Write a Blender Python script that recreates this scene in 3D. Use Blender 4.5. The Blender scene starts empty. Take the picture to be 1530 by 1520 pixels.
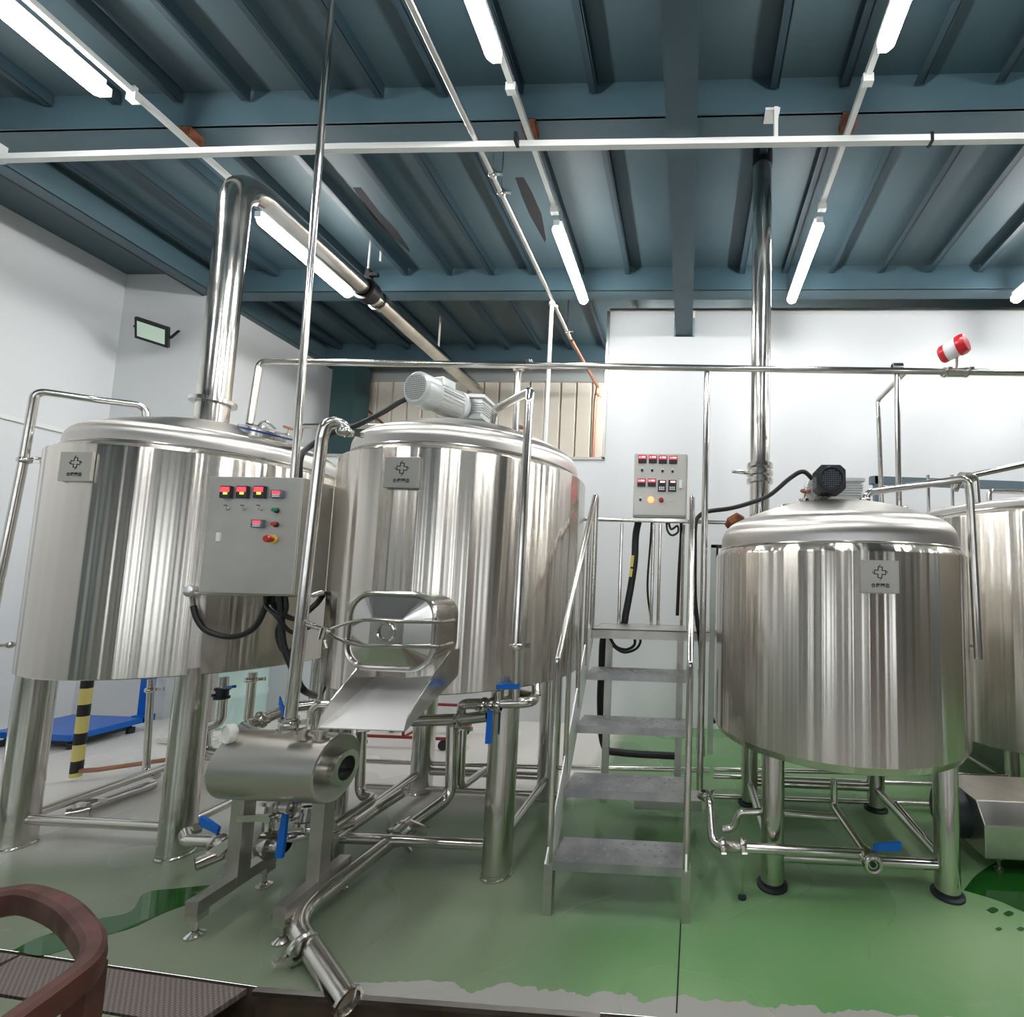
import bpy, bmesh, math, random
from mathutils import Vector, Matrix
random.seed(7)
sc = bpy.context.scene
COL = sc.collection
PI = math.pi

# ------------------------------------------------------------------ camera
CAM_F, CAM_CX, CAM_CY, CAM_H = 680.0, 997.0, 818.0, 1.5
RC = Matrix(((0.99873, 0.04361, 0.02513), (0.02158, 0.08016, -0.99655), (-0.04548, 0.99583, 0.07911)))
cam = bpy.data.cameras.new('camera')
cam.sensor_fit = 'HORIZONTAL'; cam.sensor_width = 36.0
cam.lens = CAM_F / 1530 * 36.0
cam.shift_x = -(CAM_CX - 765) / 1530
cam.shift_y = (CAM_CY - 760) / 1530
cam.clip_start = 0.05
camo = bpy.data.objects.new('camera', cam); COL.objects.link(camo)
r_, d_, f_ = RC[0], RC[1], RC[2]
m3 = Matrix((r_, -Vector(d_), -Vector(f_))).transposed()
camo.matrix_world = Matrix.Translation((0, 0, CAM_H)) @ m3.to_4x4()
sc.camera = camo

# ------------------------------------------------------------------ world, exposure
w = bpy.data.worlds.new('overcast sky'); sc.world = w; w.use_nodes = True
w.node_tree.nodes['Background'].inputs[0].default_value = (0.90, 0.95, 1.0, 1)
w.node_tree.nodes['Background'].inputs[1].default_value = 5.0
vs = sc.view_settings
vs.view_transform = 'Standard'; vs.look = 'None'; vs.gamma = 1; vs.use_curve_mapping = False
vs.exposure = 0.36
TUBE = 56.0          # emission of the ceiling lamp tubes

# ------------------------------------------------------------------ helpers
def ray(px, py):
    return RC.transposed() @ Vector(((px - CAM_CX) / CAM_F, (py - CAM_CY) / CAM_F, 1.0))
def at(px, py, Y):           # point of the scene at depth Y
    d = ray(px, py); return Vector((0, 0, CAM_H)) + d * (Y / d.y)
def atz(px, py, z):          # point at height z
    d = ray(px, py); return Vector((0, 0, CAM_H)) + d * ((z - CAM_H) / d.z)
def V(*a): return Vector(a)

class MB:
    def __init__(s): s.v = []; s.f = []; s.sm = []
    def add(s, vs, fs, smooth=False):
        o = len(s.v); s.v += [tuple(p) for p in vs]
        for f in fs: s.f.append(tuple(i + o for i in f)); s.sm.append(smooth)
        return s
    def box(s, c, size, R=None):
        c = Vector(c); hx, hy, hz = size[0] / 2, size[1] / 2, size[2] / 2
        P = [Vector((x * hx, y * hy, z * hz)) for x in (-1, 1) for y in (-1, 1) for z in (-1, 1)]
        if R is not None: P = [R @ p for p in P]
        return s.add([p + c for p in P], [(0, 1, 3, 2), (4, 6, 7, 5), (0, 4, 5, 1), (2, 3, 7, 6), (0, 2, 6, 4), (1, 5, 7, 3)])
    def bar(s, a, b, wd, ht, up=(0, 0, 1)):
        a, b = Vector(a), Vector(b); d = (b - a); L = d.length; d = d / L
        u = Vector(up); x = d.cross(u)
        if x.length < 1e-4: x = d.cross(Vector((0, 1, 0)))
        x.normalize(); z = x.cross(d)
        R = Matrix((x, d, z)).transposed()
        return s.box((a + b) / 2, (wd, L, ht), R)
    def tube(s, path, r, seg=12, cap=True, inner=None):
        P = [Vector(p) for p in path]; n = len(P)
        rr = r if isinstance(r, (list, tuple)) else [r] * n
        T = []
        for i in range(n):
            t = (P[min(i + 1, n - 1)] - P[max(i - 1, 0)]); T.append(t.normalized())
        u = T[0].orthogonal().normalized(); vs = []
        for i in range(n):
            u = (u - T[i] * u.dot(T[i])).normalized(); w_ = T[i].cross(u)
            for k in range(seg):
                a = 2 * PI * k / seg
                vs.append(P[i] + (u * math.cos(a) + w_ * math.sin(a)) * rr[i])
        fs = [(i * seg + k, i * seg + (k + 1) % seg, (i + 1) * seg + (k + 1) % seg, (i + 1) * seg + k) for i in range(n - 1) for k in range(seg)]
        s.add(vs, fs, True)
        if cap:
            s.add([vs[k] for k in range(seg)], [tuple(range(seg))[::-1]])
            s.add([vs[(n - 1) * seg + k] for k in range(seg)], [tuple(range(seg))])
        return s
    def lathe(s, prof, o=(0, 0, 0), axis=(0, 0, 1), seg=32, smooth=True):
        o = Vector(o); ax = Vector(axis).normalized(); u = ax.orthogonal().normalized()
        if abs(ax.z) > 0.99: u = Vector((1, 0, 0))
        w_ = ax.cross(u); vs = []; fs = []
        n = len(prof)
        for (r, z) in prof:
            for k in range(seg):
                a = 2 * PI * k / seg
                vs.append(o + ax * z + (u * math.cos(a) + w_ * math.sin(a)) * max(r, 1e-5))
        for i in range(n - 1):
            for k in range(seg):
                fs.append((i * seg + k, i * seg + (k + 1) % seg, (i + 1) * seg + (k + 1) % seg, (i + 1) * seg + k))
        return s.add(vs, fs, smooth)
    def disc(s, o, axis, r, h, seg=24):     # solid cylinder from o along axis
        return s.lathe([(0, 0), (r, 0), (r, h), (0, h)], o, axis, seg)
    def sphere(s, c, r, seg=16):
        pr = [(r * math.sin(PI * i / 10), -r * math.cos(PI * i / 10)) for i in range(11)]
        return s.lathe(pr, c, (0, 0, 1), seg)
    def torus(s, c, axis, R, r, seg=32, k=8):
        pr = [(R + r * math.cos(2 * PI * i / k), r * math.sin(2 * PI * i / k)) for i in range(k + 1)]
        return s.lathe(pr, c, axis, seg)
    def prism(s, poly, o, u, v, depth):      # polygon in plane (u,v) extruded along u x v
        o, u, v = Vector(o), Vector(u), Vector(v); nrm = u.cross(v).normalized()
        a = [o + u * p[0] + v * p[1] for p in poly]; b = [p + nrm * depth for p in a]; n = len(poly)
        return s.add(a + b, [tuple(range(n))[::-1], tuple(range(n, 2 * n))] + [(i, (i + 1) % n, n + (i + 1) % n, n + i) for i in range(n)])
    def bounds0(s):
        xs = [p[0] for p in s.v]; ys = [p[1] for p in s.v]; zs = [p[2] for p in s.v]
        return Vector(((min(xs) + max(xs)) / 2, (min(ys) + max(ys)) / 2, min(zs)))
    def build(s, name, mat, parent=None, ang=35, bevel=0):
        root = parent; L = None
        if parent is not None:
            L = Vector((0, 0, 0)); p = parent
            while p is not None: L += Vector(p.location); p = p.parent
        else: L = s.bounds0()
        me = bpy.data.meshes.new(name)
        me.from_pydata([tuple(Vector(p) - L) for p in s.v], [], s.f)
        me.polygons.foreach_set('use_smooth', s.sm)
        bm = bmesh.new(); bm.from_mesh(me)
        bmesh.ops.remove_doubles(bm, verts=bm.verts, dist=1e-5)
        bmesh.ops.recalc_face_normals(bm, faces=bm.faces)
        if bevel:
            ed = [e for e in bm.edges if len(e.link_faces) == 2 and e.calc_face_angle(0) > 0.5]
            bmesh.ops.bevel(bm, geom=ed, offset=bevel, segments=2, affect='EDGES', profile=0.6)
        bm.to_mesh(me); bm.free()
        if any(s.sm): me.set_sharp_from_angle(angle=math.radians(ang))
        me.materials.append(mat)
        o = bpy.data.objects.new(name, me); COL.objects.link(o)
        if parent is not None: o.parent = parent
        else: o.location = L
        return o

def tag(o, label, cat, group=None):
    o['label'] = label; o['category'] = cat
    if group: o['group'] = group
    return o
def thing(name, label, cat, loc, group=None):
    o = bpy.data.objects.new(name, None); COL.objects.link(o); o.location = loc; o.empty_display_size = 0.1
    return tag(o, label, cat, group)
def struct(o): o['kind'] = 'structure'; return o

def fillet(pts, rad, n=7):
    P = [Vector(p) for p in pts]; out = [P[0]]
    for i in range(1, len(P) - 1):
        a, b, c = P[i - 1], P[i], P[i + 1]
        d1 = (a - b); d2 = (c - b); l1, l2 = d1.length, d2.length; d1.normalize(); d2.normalize()
        th = d1.angle(d2)
        if th > PI - 0.03: out.append(b); continue
        t = min(rad / math.tan(th / 2), l1 * 0.48, l2 * 0.48); rr = t * math.tan(th / 2)
        p1, p2 = b + d1 * t, b + d2 * t
        ctr = b + (d1 + d2).normalized() * (rr / math.sin(th / 2))
        e1 = (p1 - ctr); e2 = (p2 - ctr); ang = e1.angle(e2)
        for k in range(n + 1):
            q = k / n
            out.append(ctr + (e1 * math.sin((1 - q) * ang) + e2 * math.sin(q * ang)) / max(math.sin(ang), 1e-6))
    out.append(P[-1]); return out
def smooth(pts, n=6):
    P = [Vector(p) for p in pts]; Q = [2 * P[0] - P[1]] + P + [2 * P[-1] - P[-2]]; out = []
    for i in range(1, len(Q) - 2):
        for k in range(n):
            t = k / n; a, b, c, d = Q[i - 1:i + 3]
            out.append(0.5 * ((2 * b) + (c - a) * t + (2 * a - 5 * b + 4 * c - d) * t * t + (3 * b - a - 3 * c + d) * t ** 3))
    out.append(P[-1]); return out

# ------------------------------------------------------------------ materials
def mat(name, col, rough=0.5, metal=0.0, **kw):
    m = bpy.data.materials.new(name); m.use_nodes = True; nt = m.node_tree
    b = nt.nodes['Principled BSDF']
    b.inputs['Base Color'].default_value = (*col, 1); b.inputs['Roughness'].default_value = rough
    b.inputs['Metallic'].default_value = metal
    if 'spec' in kw: b.inputs['Specular IOR Level'].default_value = kw['spec']
    if 'coat' in kw: b.inputs['Coat Weight'].default_value = kw['coat']; b.inputs['Coat Roughness'].default_value = 0.05
    if 'emit' in kw:
        b.inputs['Emission Color'].default_value = (*kw.get('ecol', col), 1); b.inputs['Emission Strength'].default_value = kw['emit']
    m['b'] = 1
    return m
def nodes(m): return m.node_tree.nodes, m.node_tree.links, m.node_tree.nodes['Principled BSDF']
def vary(m, c1, c2, scale=3.0, lo=0.35, hi=0.65, detail=4, stretch=(1, 1, 1), r1=None, r2=None, bump=0):
    N, L, b = nodes(m)
    tc = N.new('ShaderNodeTexCoord'); mp = N.new('ShaderNodeMapping'); mp.inputs['Scale'].default_value = stretch
    ns = N.new('ShaderNodeTexNoise'); ns.inputs['Scale'].default_value = scale; ns.inputs['Detail'].default_value = detail
    mr = N.new('ShaderNodeMapRange'); mr.inputs[1].default_value = lo; mr.inputs[2].default_value = hi
    mx = N.new('ShaderNodeMix'); mx.data_type = 'RGBA'; mx.inputs[6].default_value = (*c1, 1); mx.inputs[7].default_value = (*c2, 1)
    L.new(tc.outputs['Object'], mp.inputs[0]); L.new(mp.outputs[0], ns.inputs['Vector']); L.new(ns.outputs[0], mr.inputs[0])
    L.new(mr.outputs[0], mx.inputs[0]); L.new(mx.outputs[2], b.inputs['Base Color'])
    if r1 is not None:
        m2 = N.new('ShaderNodeMapRange'); m2.inputs[1].default_value = lo; m2.inputs[2].default_value = hi
        m2.inputs[3].default_value = r1; m2.inputs[4].default_value = r2
        L.new(ns.outputs[0], m2.inputs[0]); L.new(m2.outputs[0], b.inputs['Roughness'])
    if bump:
        bp = N.new('ShaderNodeBump'); bp.inputs['Strength'].default_value = bump; bp.inputs['Distance'].default_value = 0.01
        L.new(ns.outputs[0], bp.inputs['Height']); L.new(bp.outputs[0], b.inputs['Normal'])
    return m

M = {}
# brushed tank steel: the grain runs round the shell, so reflections smear up and down
def brushed(name, col, rough, aniso, axis='Z', line=90):
    m = mat(name, col, rough, 1.0); N, L, b = nodes(m)
    b.inputs['Anisotropic'].default_value = aniso
    tg = N.new('ShaderNodeTangent'); tg.direction_type = 'RADIAL'; tg.axis = axis
    L.new(tg.outputs[0], b.inputs['Tangent'])
    b.inputs['Anisotropic Rotation'].default_value = 0.25
    tc = N.new('ShaderNodeTexCoord')
    # faint ripples in the sheet break the reflections into upright bands
    mp2 = N.new('ShaderNodeMapping'); mp2.inputs['Scale'].default_value = (1, 1, 0.0)
    n2 = N.new('ShaderNodeTexNoise'); n2.inputs['Scale'].default_value = 5.0; n2.inputs['Detail'].default_value = 2.8
    bp = N.new('ShaderNodeBump'); bp.inputs['Strength'].default_value = 0.5; bp.inputs['Distance'].default_value = 0.05
    L.new(tc.outputs['Object'], mp2.inputs[0]); L.new(mp2.outputs[0], n2.inputs['Vector']); L.new(n2.outputs[0], bp.inputs['Height']); L.new(bp.outputs[0], b.inputs['Normal'])
    return m
M['tank'] = brushed('brushed tank steel', (0.64, 0.605, 0.55), 0.24, 0.9)
M['dome'] = mat('spun lid steel', (0.62, 0.60, 0.57), 0.36, 1.0); N, L, b = nodes(M['dome'])
b.inputs['Anisotropic'].default_value = 0.85; tg = N.new('ShaderNodeTangent'); tg.direction_type = 'RADIAL'; tg.axis = 'Z'; L.new(tg.outputs[0], b.inputs['Tangent'])
M['chute'] = mat('bright chute steel', (0.86, 0.86, 0.86), 0.42, 0.55)
M['lid'] = mat('polished lid steel', (0.70, 0.68, 0.65), 0.20, 1.0)
M['pipe'] = vary(mat('polished pipe steel', (0.7, 0.68, 0.64), 0.17, 1.0), (0.72, 0.70, 0.66), (0.60, 0.58, 0.54), 6, r1=0.13, r2=0.24)
M['leg'] = mat('satin leg steel', (0.62, 0.60, 0.56), 0.19, 1.0)
M['drum'] = mat('satin drum steel', (0.60, 0.58, 0.54), 0.30, 1.0)
M['frame'] = vary(mat('stair steel', (0.58, 0.56, 0.52), 0.36, 1.0), (0.62, 0.60, 0.56), (0.50, 0.48, 0.45), 5, r1=0.30, r2=0.45)
M['tread'] = vary(mat('tread plate', (0.5, 0.5, 0.5), 0.42, 1.0), (0.56, 0.56, 0.56), (0.40, 0.40, 0.41), 7, r1=0.36, r2=0.5)
M['cabinet'] = vary(mat('grey cabinet steel', (0.55, 0.54, 0.5), 0.42, 0.85), (0.60, 0.59, 0.55), (0.52, 0.51, 0.47), 3)
M['wall'] = vary(mat('white wall panel', (0.82, 0.84, 0.86), 0.30), (0.70, 0.725, 0.745), (0.73, 0.75, 0.765), 0.5, 0.2, 0.8, 1)
M['cream'] = mat('cream panel', (0.82, 0.755, 0.65), 0.5)
M['hall'] = mat('dim hall wall', (0.16, 0.14, 0.115), 0.6)
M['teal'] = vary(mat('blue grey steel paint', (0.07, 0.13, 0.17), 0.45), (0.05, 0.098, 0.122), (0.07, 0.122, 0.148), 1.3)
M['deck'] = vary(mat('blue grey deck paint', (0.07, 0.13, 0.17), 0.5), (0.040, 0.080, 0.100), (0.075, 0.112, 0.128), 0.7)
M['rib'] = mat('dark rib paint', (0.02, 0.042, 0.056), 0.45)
M['column'] = mat('dark green column paint', (0.02, 0.06, 0.065), 0.5)
M['soot'] = mat('black soot stain', (0.012, 0.012, 0.014), 0.8)
M['white'] = mat('white conduit paint', (0.78, 0.80, 0.78), 0.4)
M['black'] = mat('black rubber', (0.012, 0.012, 0.014), 0.45)
M['blackplastic'] = mat('black plastic', (0.02, 0.022, 0.026), 0.35)
M['blue'] = mat('blue valve plastic', (0.0, 0.13, 0.55), 0.35)
M['navy'] = mat('navy seal', (0.01, 0.05, 0.2), 0.4)
M['bluepaint'] = mat('blue scale paint', (0.0, 0.12, 0.55), 0.3)
M['red'] = mat('red paint', (0.65, 0.01, 0.02), 0.3, coat=0.4)
M['cartred'] = mat('dark red cart paint', (0.30, 0.03, 0.03), 0.4)
M['aluminium'] = mat('cast aluminium', (0.72, 0.74, 0.73), 0.38, 0.85)
M['alupaint'] = mat('silver grey paint', (0.55, 0.58, 0.57), 0.35, 0.3)
M['etch'] = mat('etched black print', (0.02, 0.02, 0.015), 0.6)
M['plate'] = mat('brushed name plate', (0.50, 0.49, 0.45), 0.36, 1.0)
M['ledred'] = mat('red digits', (0.9, 0.02, 0.02), 0.4, emit=2.4, ecol=(1.0, 0.03, 0.05))
M['ledpale'] = mat('pale red digits', (1, 0.5, 0.5), 0.4, emit=3.0, ecol=(1.0, 0.35, 0.4))
M['ledgreen'] = mat('green digits', (0.7, 0.9, 0.1), 0.4, emit=1.8, ecol=(0.65, 1.0, 0.1))
M['ledorange'] = mat('orange lamp', (1, 0.2, 0.05), 0.4, emit=2.5, ecol=(1.0, 0.22, 0.08))
M['greenbtn'] = mat('green button', (0.0, 0.22, 0.10), 0.3)
M['redbtn'] = mat('red button', (0.5, 0.03, 0.02), 0.3)
M['yellow'] = mat('yellow paint', (0.75, 0.62, 0.10), 0.4)
M['rust'] = vary(mat('rust', (0.25, 0.08, 0.03), 0.85), (0.30, 0.10, 0.04), (0.12, 0.04, 0.02), 20)
M['chair'] = vary(mat('reddish brown chair paint', (0.20, 0.055, 0.04), 0.5), (0.088, 0.024, 0.017), (0.05, 0.016, 0.012), 14, r1=0.4, r2=0.6)
M['grate'] = mat('trench grating', (0.23, 0.19, 0.175), 0.5, 0.6)
M['trench'] = vary(mat('wet trench wall', (0.2, 0.16, 0.11), 0.4), (0.23, 0.19, 0.13), (0.13, 0.10, 0.07), 4)
M['mint'] = mat('pale green plastic', (0.60, 0.82, 0.78), 0.4)
M['dark'] = mat('dark steel', (0.035, 0.045, 0.05), 0.45, 0.5)
M['darkblue'] = mat('slate steel paint', (0.10, 0.14, 0.17), 0.45)
M['lampbody'] = mat('lamp housing', (0.8, 0.82, 0.84), 0.35)
M['tube'] = mat('lit lamp diffuser', (1, 1, 1), 0.3, emit=TUBE, ecol=(1.0, 0.985, 0.965))
M['glass'] = mat('floodlight glass', (0.62, 0.78, 0.66), 0.08, 0.0)
M['dial'] = mat('dial face', (0.8, 0.8, 0.76), 0.35)
M['copper'] = mat('copper brown pipe', (0.42, 0.20, 0.13), 0.4, 0.6)
# perforated grating: fine diamond relief
N, L, b = nodes(M['grate'])
tc = N.new('ShaderNodeTexCoord'); vo = N.new('ShaderNodeTexVoronoi'); vo.inputs['Scale'].default_value = 75; vo.inputs['Randomness'].default_value = 0.0; vo.voronoi_dimensions = '2D'
mr = N.new('ShaderNodeMapRange'); mr.inputs[1].default_value = 0.2; mr.inputs[2].default_value = 0.5
mx = N.new('ShaderNodeMix'); mx.data_type = 'RGBA'; mx.inputs[6].default_value = (0.34, 0.29, 0.275, 1); mx.inputs[7].default_value = (0.19, 0.16, 0.15, 1)
bp = N.new('ShaderNodeBump'); bp.inputs['Strength'].default_value = 0.6; bp.inputs['Distance'].default_value = 0.004; bp.invert = True
mpg = N.new('ShaderNodeMapping'); mpg.inputs['Rotation'].default_value = (0, 0, 0.72); L.new(tc.outputs['Object'], mpg.inputs[0]); L.new(mpg.outputs[0], vo.inputs['Vector']); L.new(vo.outputs['Distance'], mr.inputs[0]); L.new(mr.outputs[0], mx.inputs[0]); L.new(mx.outputs[2], b.inputs['Base Color'])
L.new(vo.outputs['Distance'], bp.inputs['Height']); L.new(bp.outputs[0], b.inputs['Normal'])
# green epoxy floor with worn patches; bare concrete rim along the trench
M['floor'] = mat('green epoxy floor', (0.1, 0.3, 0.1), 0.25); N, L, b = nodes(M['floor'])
tc = N.new('ShaderNodeTexCoord')
n1 = N.new('ShaderNodeTexNoise'); n1.inputs['Scale'].default_value = 1.1; n1.inputs['Detail'].default_value = 1.5; n1.inputs['Roughness'].default_value = 0.4
L.new(tc.outputs['Object'], n1.inputs['Vector'])
cr = N.new('ShaderNodeValToRGB'); e = cr.color_ramp.elements
e[0].position = 0.2; e[0].color = (0.08, 0.22, 0.075, 1); e[1].position = 0.8; e[1].color = (0.32, 0.44, 0.25, 1)
cr.color_ramp.interpolation = 'B_SPLINE'; k = e.new(0.5); k.color = (0.17, 0.34, 0.145, 1)
L.new(n1.outputs[0], cr.inputs[0])
# greyer left half: reflected light and haze put into the floor colour
sx = N.new('ShaderNodeSeparateXYZ'); L.new(tc.outputs['Object'], sx.inputs[0])
gm = N.new('ShaderNodeMapRange'); gm.inputs[1].default_value = 0.2; gm.inputs[2].default_value = -1.9; gm.inputs[4].default_value = 0.85; gm.interpolation_type = 'SMOOTHERSTEP'
n4 = N.new('ShaderNodeTexNoise'); n4.inputs['Scale'].default_value = 0.8; n4.inputs['Detail'].default_value = 0.5
ad4 = N.new('ShaderNodeMath'); ad4.operation = 'MULTIPLY_ADD'; ad4.inputs[1].default_value = 1.6; 
sb4 = N.new('ShaderNodeMath'); sb4.operation = 'SUBTRACT'; sb4.inputs[1].default_value = 0.8
L.new(tc.outputs['Object'], n4.inputs['Vector']); L.new(n4.outputs[0], ad4.inputs[0]); L.new(sx.outputs[0], ad4.inputs[2]); L.new(ad4.outputs[0], sb4.inputs[0]); L.new(sb4.outputs[0], gm.inputs[0])
gx = N.new('ShaderNodeMix'); gx.data_type = 'RGBA'; gx.inputs[7].default_value = (0.20, 0.225, 0.17, 1)
L.new(gm.outputs[0], gx.inputs[0]); L.new(cr.outputs[0], gx.inputs[6])
n2 = N.new('ShaderNodeTexNoise'); n2.inputs['Scale'].default_value = 6; n2.inputs['Detail'].default_value = 5
# pale floor at the back left, with the bright light there painted in
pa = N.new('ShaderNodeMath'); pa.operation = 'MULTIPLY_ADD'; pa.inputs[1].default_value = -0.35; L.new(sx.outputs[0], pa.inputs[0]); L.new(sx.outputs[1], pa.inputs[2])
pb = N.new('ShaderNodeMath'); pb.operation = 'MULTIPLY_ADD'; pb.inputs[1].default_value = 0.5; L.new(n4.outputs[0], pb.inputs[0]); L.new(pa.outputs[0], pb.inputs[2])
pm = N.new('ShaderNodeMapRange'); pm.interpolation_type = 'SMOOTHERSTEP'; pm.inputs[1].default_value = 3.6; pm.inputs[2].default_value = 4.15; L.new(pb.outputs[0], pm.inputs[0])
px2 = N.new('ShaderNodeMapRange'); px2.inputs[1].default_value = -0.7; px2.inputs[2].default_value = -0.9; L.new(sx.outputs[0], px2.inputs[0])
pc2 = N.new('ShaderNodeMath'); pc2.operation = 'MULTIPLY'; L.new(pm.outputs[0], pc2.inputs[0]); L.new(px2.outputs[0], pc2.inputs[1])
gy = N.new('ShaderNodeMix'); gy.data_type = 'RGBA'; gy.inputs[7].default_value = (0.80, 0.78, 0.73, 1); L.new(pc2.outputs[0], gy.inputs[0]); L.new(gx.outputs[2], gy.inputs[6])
L.new(tc.outputs['Object'], n2.inputs['Vector'])
ma = N.new('ShaderNodeMath'); ma.operation = 'MULTIPLY_ADD'; ma.inputs[1].default_value = 0.16; L.new(n2.outputs[0], ma.inputs[0]); L.new(sx.outputs[1], ma.inputs[2])
lt = N.new('ShaderNodeMath'); lt.operation = 'LESS_THAN'; lt.inputs[1].default_value = 1.805; L.new(ma.outputs[0], lt.inputs[0])
gt = N.new('ShaderNodeMath'); gt.operation = 'GREATER_THAN'; gt.inputs[1].default_value = -1.35; L.new(sx.outputs[0], gt.inputs[0])
mm = N.new('ShaderNodeMath'); mm.operation = 'MULTIPLY'; L.new(lt.outputs[0], mm.inputs[0]); L.new(gt.outputs[0], mm.inputs[1])
mx = N.new('ShaderNodeMix'); mx.data_type = 'RGBA'; mx.inputs[7].default_value = (0.36, 0.36, 0.33, 1)
L.new(mm.outputs[0], mx.inputs[0]); L.new(gy.outputs[2], mx.inputs[6]); L.new(mx.outputs[2], b.inputs['Base Color'])
mr = N.new('ShaderNodeMapRange'); mr.inputs[1].default_value = 0.2; mr.inputs[2].default_value = 0.8; mr.interpolation_type = 'SMOOTHERSTEP'; mr.inputs[3].default_value = 0.2; mr.inputs[4].default_value = 0.36
L.new(n1.outputs[0], mr.inputs[0]); L.new(mr.outputs[0], b.inputs['Roughness'])
M['wet'] = mat('wet green paint', (0.012, 0.085, 0.012), 0.02, spec=0.7)
# black and yellow hazard tape
M['hazard'] = mat('hazard tape', (0.8, 0.7, 0.2), 0.5); N, L, b = nodes(M['hazard'])
tc = N.new('ShaderNodeTexCoord'); wv = N.new('ShaderNodeTexWave'); wv.bands_direction = 'Z'; wv.inputs['Scale'].default_value = 1.6; wv.inputs['Distortion'].default_value = 1.2
st = N.new('ShaderNodeMath'); st.operation = 'GREATER_THAN'; st.inputs[1].default_value = 0.62
mx = N.new('ShaderNodeMix'); mx.data_type = 'RGBA'; mx.inputs[6].default_value = (0.72, 0.62, 0.2, 1); mx.inputs[7].default_value = (0.01, 0.01, 0.01, 1)
L.new(tc.outputs['Object'], wv.inputs['Vector']); L.new(wv.outputs['Fac'], st.inputs[0]); L.new(st.outputs[0], mx.inputs[0]); L.new(mx.outputs[2], b.inputs['Base Color'])

# ------------------------------------------------------------------ setting
ZD, ZB = 4.75, 4.50          # deck and beam underside
YW = 4.9                     # white partition
X0, X1, YN, YF = -6.25, 6.5, -6.5, 6.6

def trench_y(x):             # far rim of the floor trench
    return 1.712 + (0.073 * (-1.53 - x) if x < -1.53 else -0.008 * (x + 1.53))
TW = 0.165
bm_ = MB()
xs = [X0, -1.53, X1]
def q4(a, b, c, d): bm_.add([a, b, c, d], [(0, 1, 2, 3)])
for i in range(2):
    a, c = xs[i], xs[i + 1]
    q4((a, trench_y(a), 0), (c, trench_y(c), 0), (c, YF, 0), (a, YF, 0))
    q4((a, YN, 0), (c, YN, 0), (c, trench_y(c) - TW, 0), (a, trench_y(a) - TW, 0))
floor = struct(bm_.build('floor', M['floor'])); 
bm_ = MB()
for i in range(2):
    a, c = xs[i], xs[i + 1]
    for off, s in ((0, 1), (-TW, -1)):
        bm_.add([(a, trench_y(a) + off, -0.0005), (c, trench_y(c) + off, -0.0005), (c, trench_y(c) + off, -0.28), (a, trench_y(a) + off, -0.28)], [(0, 1, 2, 3)])
    bm_.add([(a, trench_y(a), -0.28), (c, trench_y(c), -0.28), (c, trench_y(c) - TW, -0.28), (a, trench_y(a) - TW, -0.28)], [(0, 1, 2, 3)])
bm_.build('trench_lining', M['trench'], floor)
e_ = MB()
e_.bar((-1.53, trench_y(-1.53) - 0.012, -0.006), (-0.27, trench_y(-0.27) - 0.012, -0.006), 0.02, 0.016)
e_.build('trench_edge', M['frame'], floor)
for (a, c) in ((-3.6, -2.56), (-2.55, -1.56), (-0.25, 0.75)):
    g = MB()
    P = [V(a, trench_y(a) - 0.012, 0), V(c, trench_y(c) - 0.012, 0), V(c + (-0.05 if c < -1 else 0), trench_y(c) - TW + 0.012, 0), V(a, trench_y(a) - TW + 0.012, 0)]
    g.add(P + [p - V(0, 0, 0.02) for p in P], [(0, 1, 2, 3), (7, 6, 5, 4), (0, 4, 5, 1), (1, 5, 6, 2), (2, 6, 7, 3), (3, 7, 4, 0)])
    g.build('grating', M['grate'], floor)
j = MB(); j.bar((-0.005, 1.72, 0), (0.06, 4.85, 0), 0.006, 0.002); j.build('floor_joint', M['black'], floor)

# ceiling: deck, cross beams, main beam, edge beam, every rib a part
c_ = MB(); c_.box(((X0 + X1) / 2, (YN + YF) / 2 + 0.2, ZD + 0.05), (X1 - X0 + 0.4, YF - YN + 0.6, 0.1))
ceil = struct(c_.build('ceiling', M['deck']))
BY = [2.69 - 1.76 * k for k in (4, 3, 2, 1)] + [2.69, 4.43, 5.95]
def ibeam_x(y, x0, x1, wd=0.17):
    g = MB(); g.box(((x0 + x1) / 2, y + wd / 2, ZB + 0.006), (x1 - x0, wd, 0.012))
    g.box(((x0 + x1) / 2, y + 0.014, (ZB + ZD) / 2), (x1 - x0, 0.012, ZD - ZB))
    return g
XMB = -0.095
for y in BY:
    ibeam_x(y, -5.20, XMB - 0.095, 0.22 if y > 5 else 0.17).build('cross_beam', M['teal'], ceil)
    if y < 5: ibeam_x(y, XMB + 0.095, X1).build('cross_beam', M['teal'], ceil)
g = MB(); g.box((XMB, (YN + 5.0) / 2, 4.286), (0.19, 5.0 - YN, 0.014)); g.box((XMB, (YN + 5.0) / 2, 4.52), (0.014, 5.0 - YN, 0.46))
g.build('main_beam', M['teal'], ceil)
g = MB(); g.box((-5.245, (YN + 6.2) / 2, ZB + 0.007), (0.17, 6.2 - YN, 0.014)); g.box((-5.17, (YN + 6.2) / 2, (ZB + ZD) / 2), (0.014, 6.2 - YN, ZD - ZB))
g.build('edge_beam', M['teal'], ceil)
g = MB(); g.box((-5.337, (YN + 4.5) / 2, ZB + 0.01), (0.015, 4.5 - YN, 0.03)); g.build('beam_lip', M['black'], ceil)
ribx = [-4.82, -4.34, -3.86, -3.42, -2.95, -2.48, -2.04, -1.61, -1.12, -0.64, 0.50, 0.93, 1.38, 1.86, 2.32, 2.80, 3.28, 3.76]
ribx = [x * 1.02 for x in ribx]
bays = [(BY[3] + 0.03, BY[4] - 0.01), (BY[4] + 0.03, BY[5] - 0.01), (BY[5] + 0.03, BY[6] - 0.01)]
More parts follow.
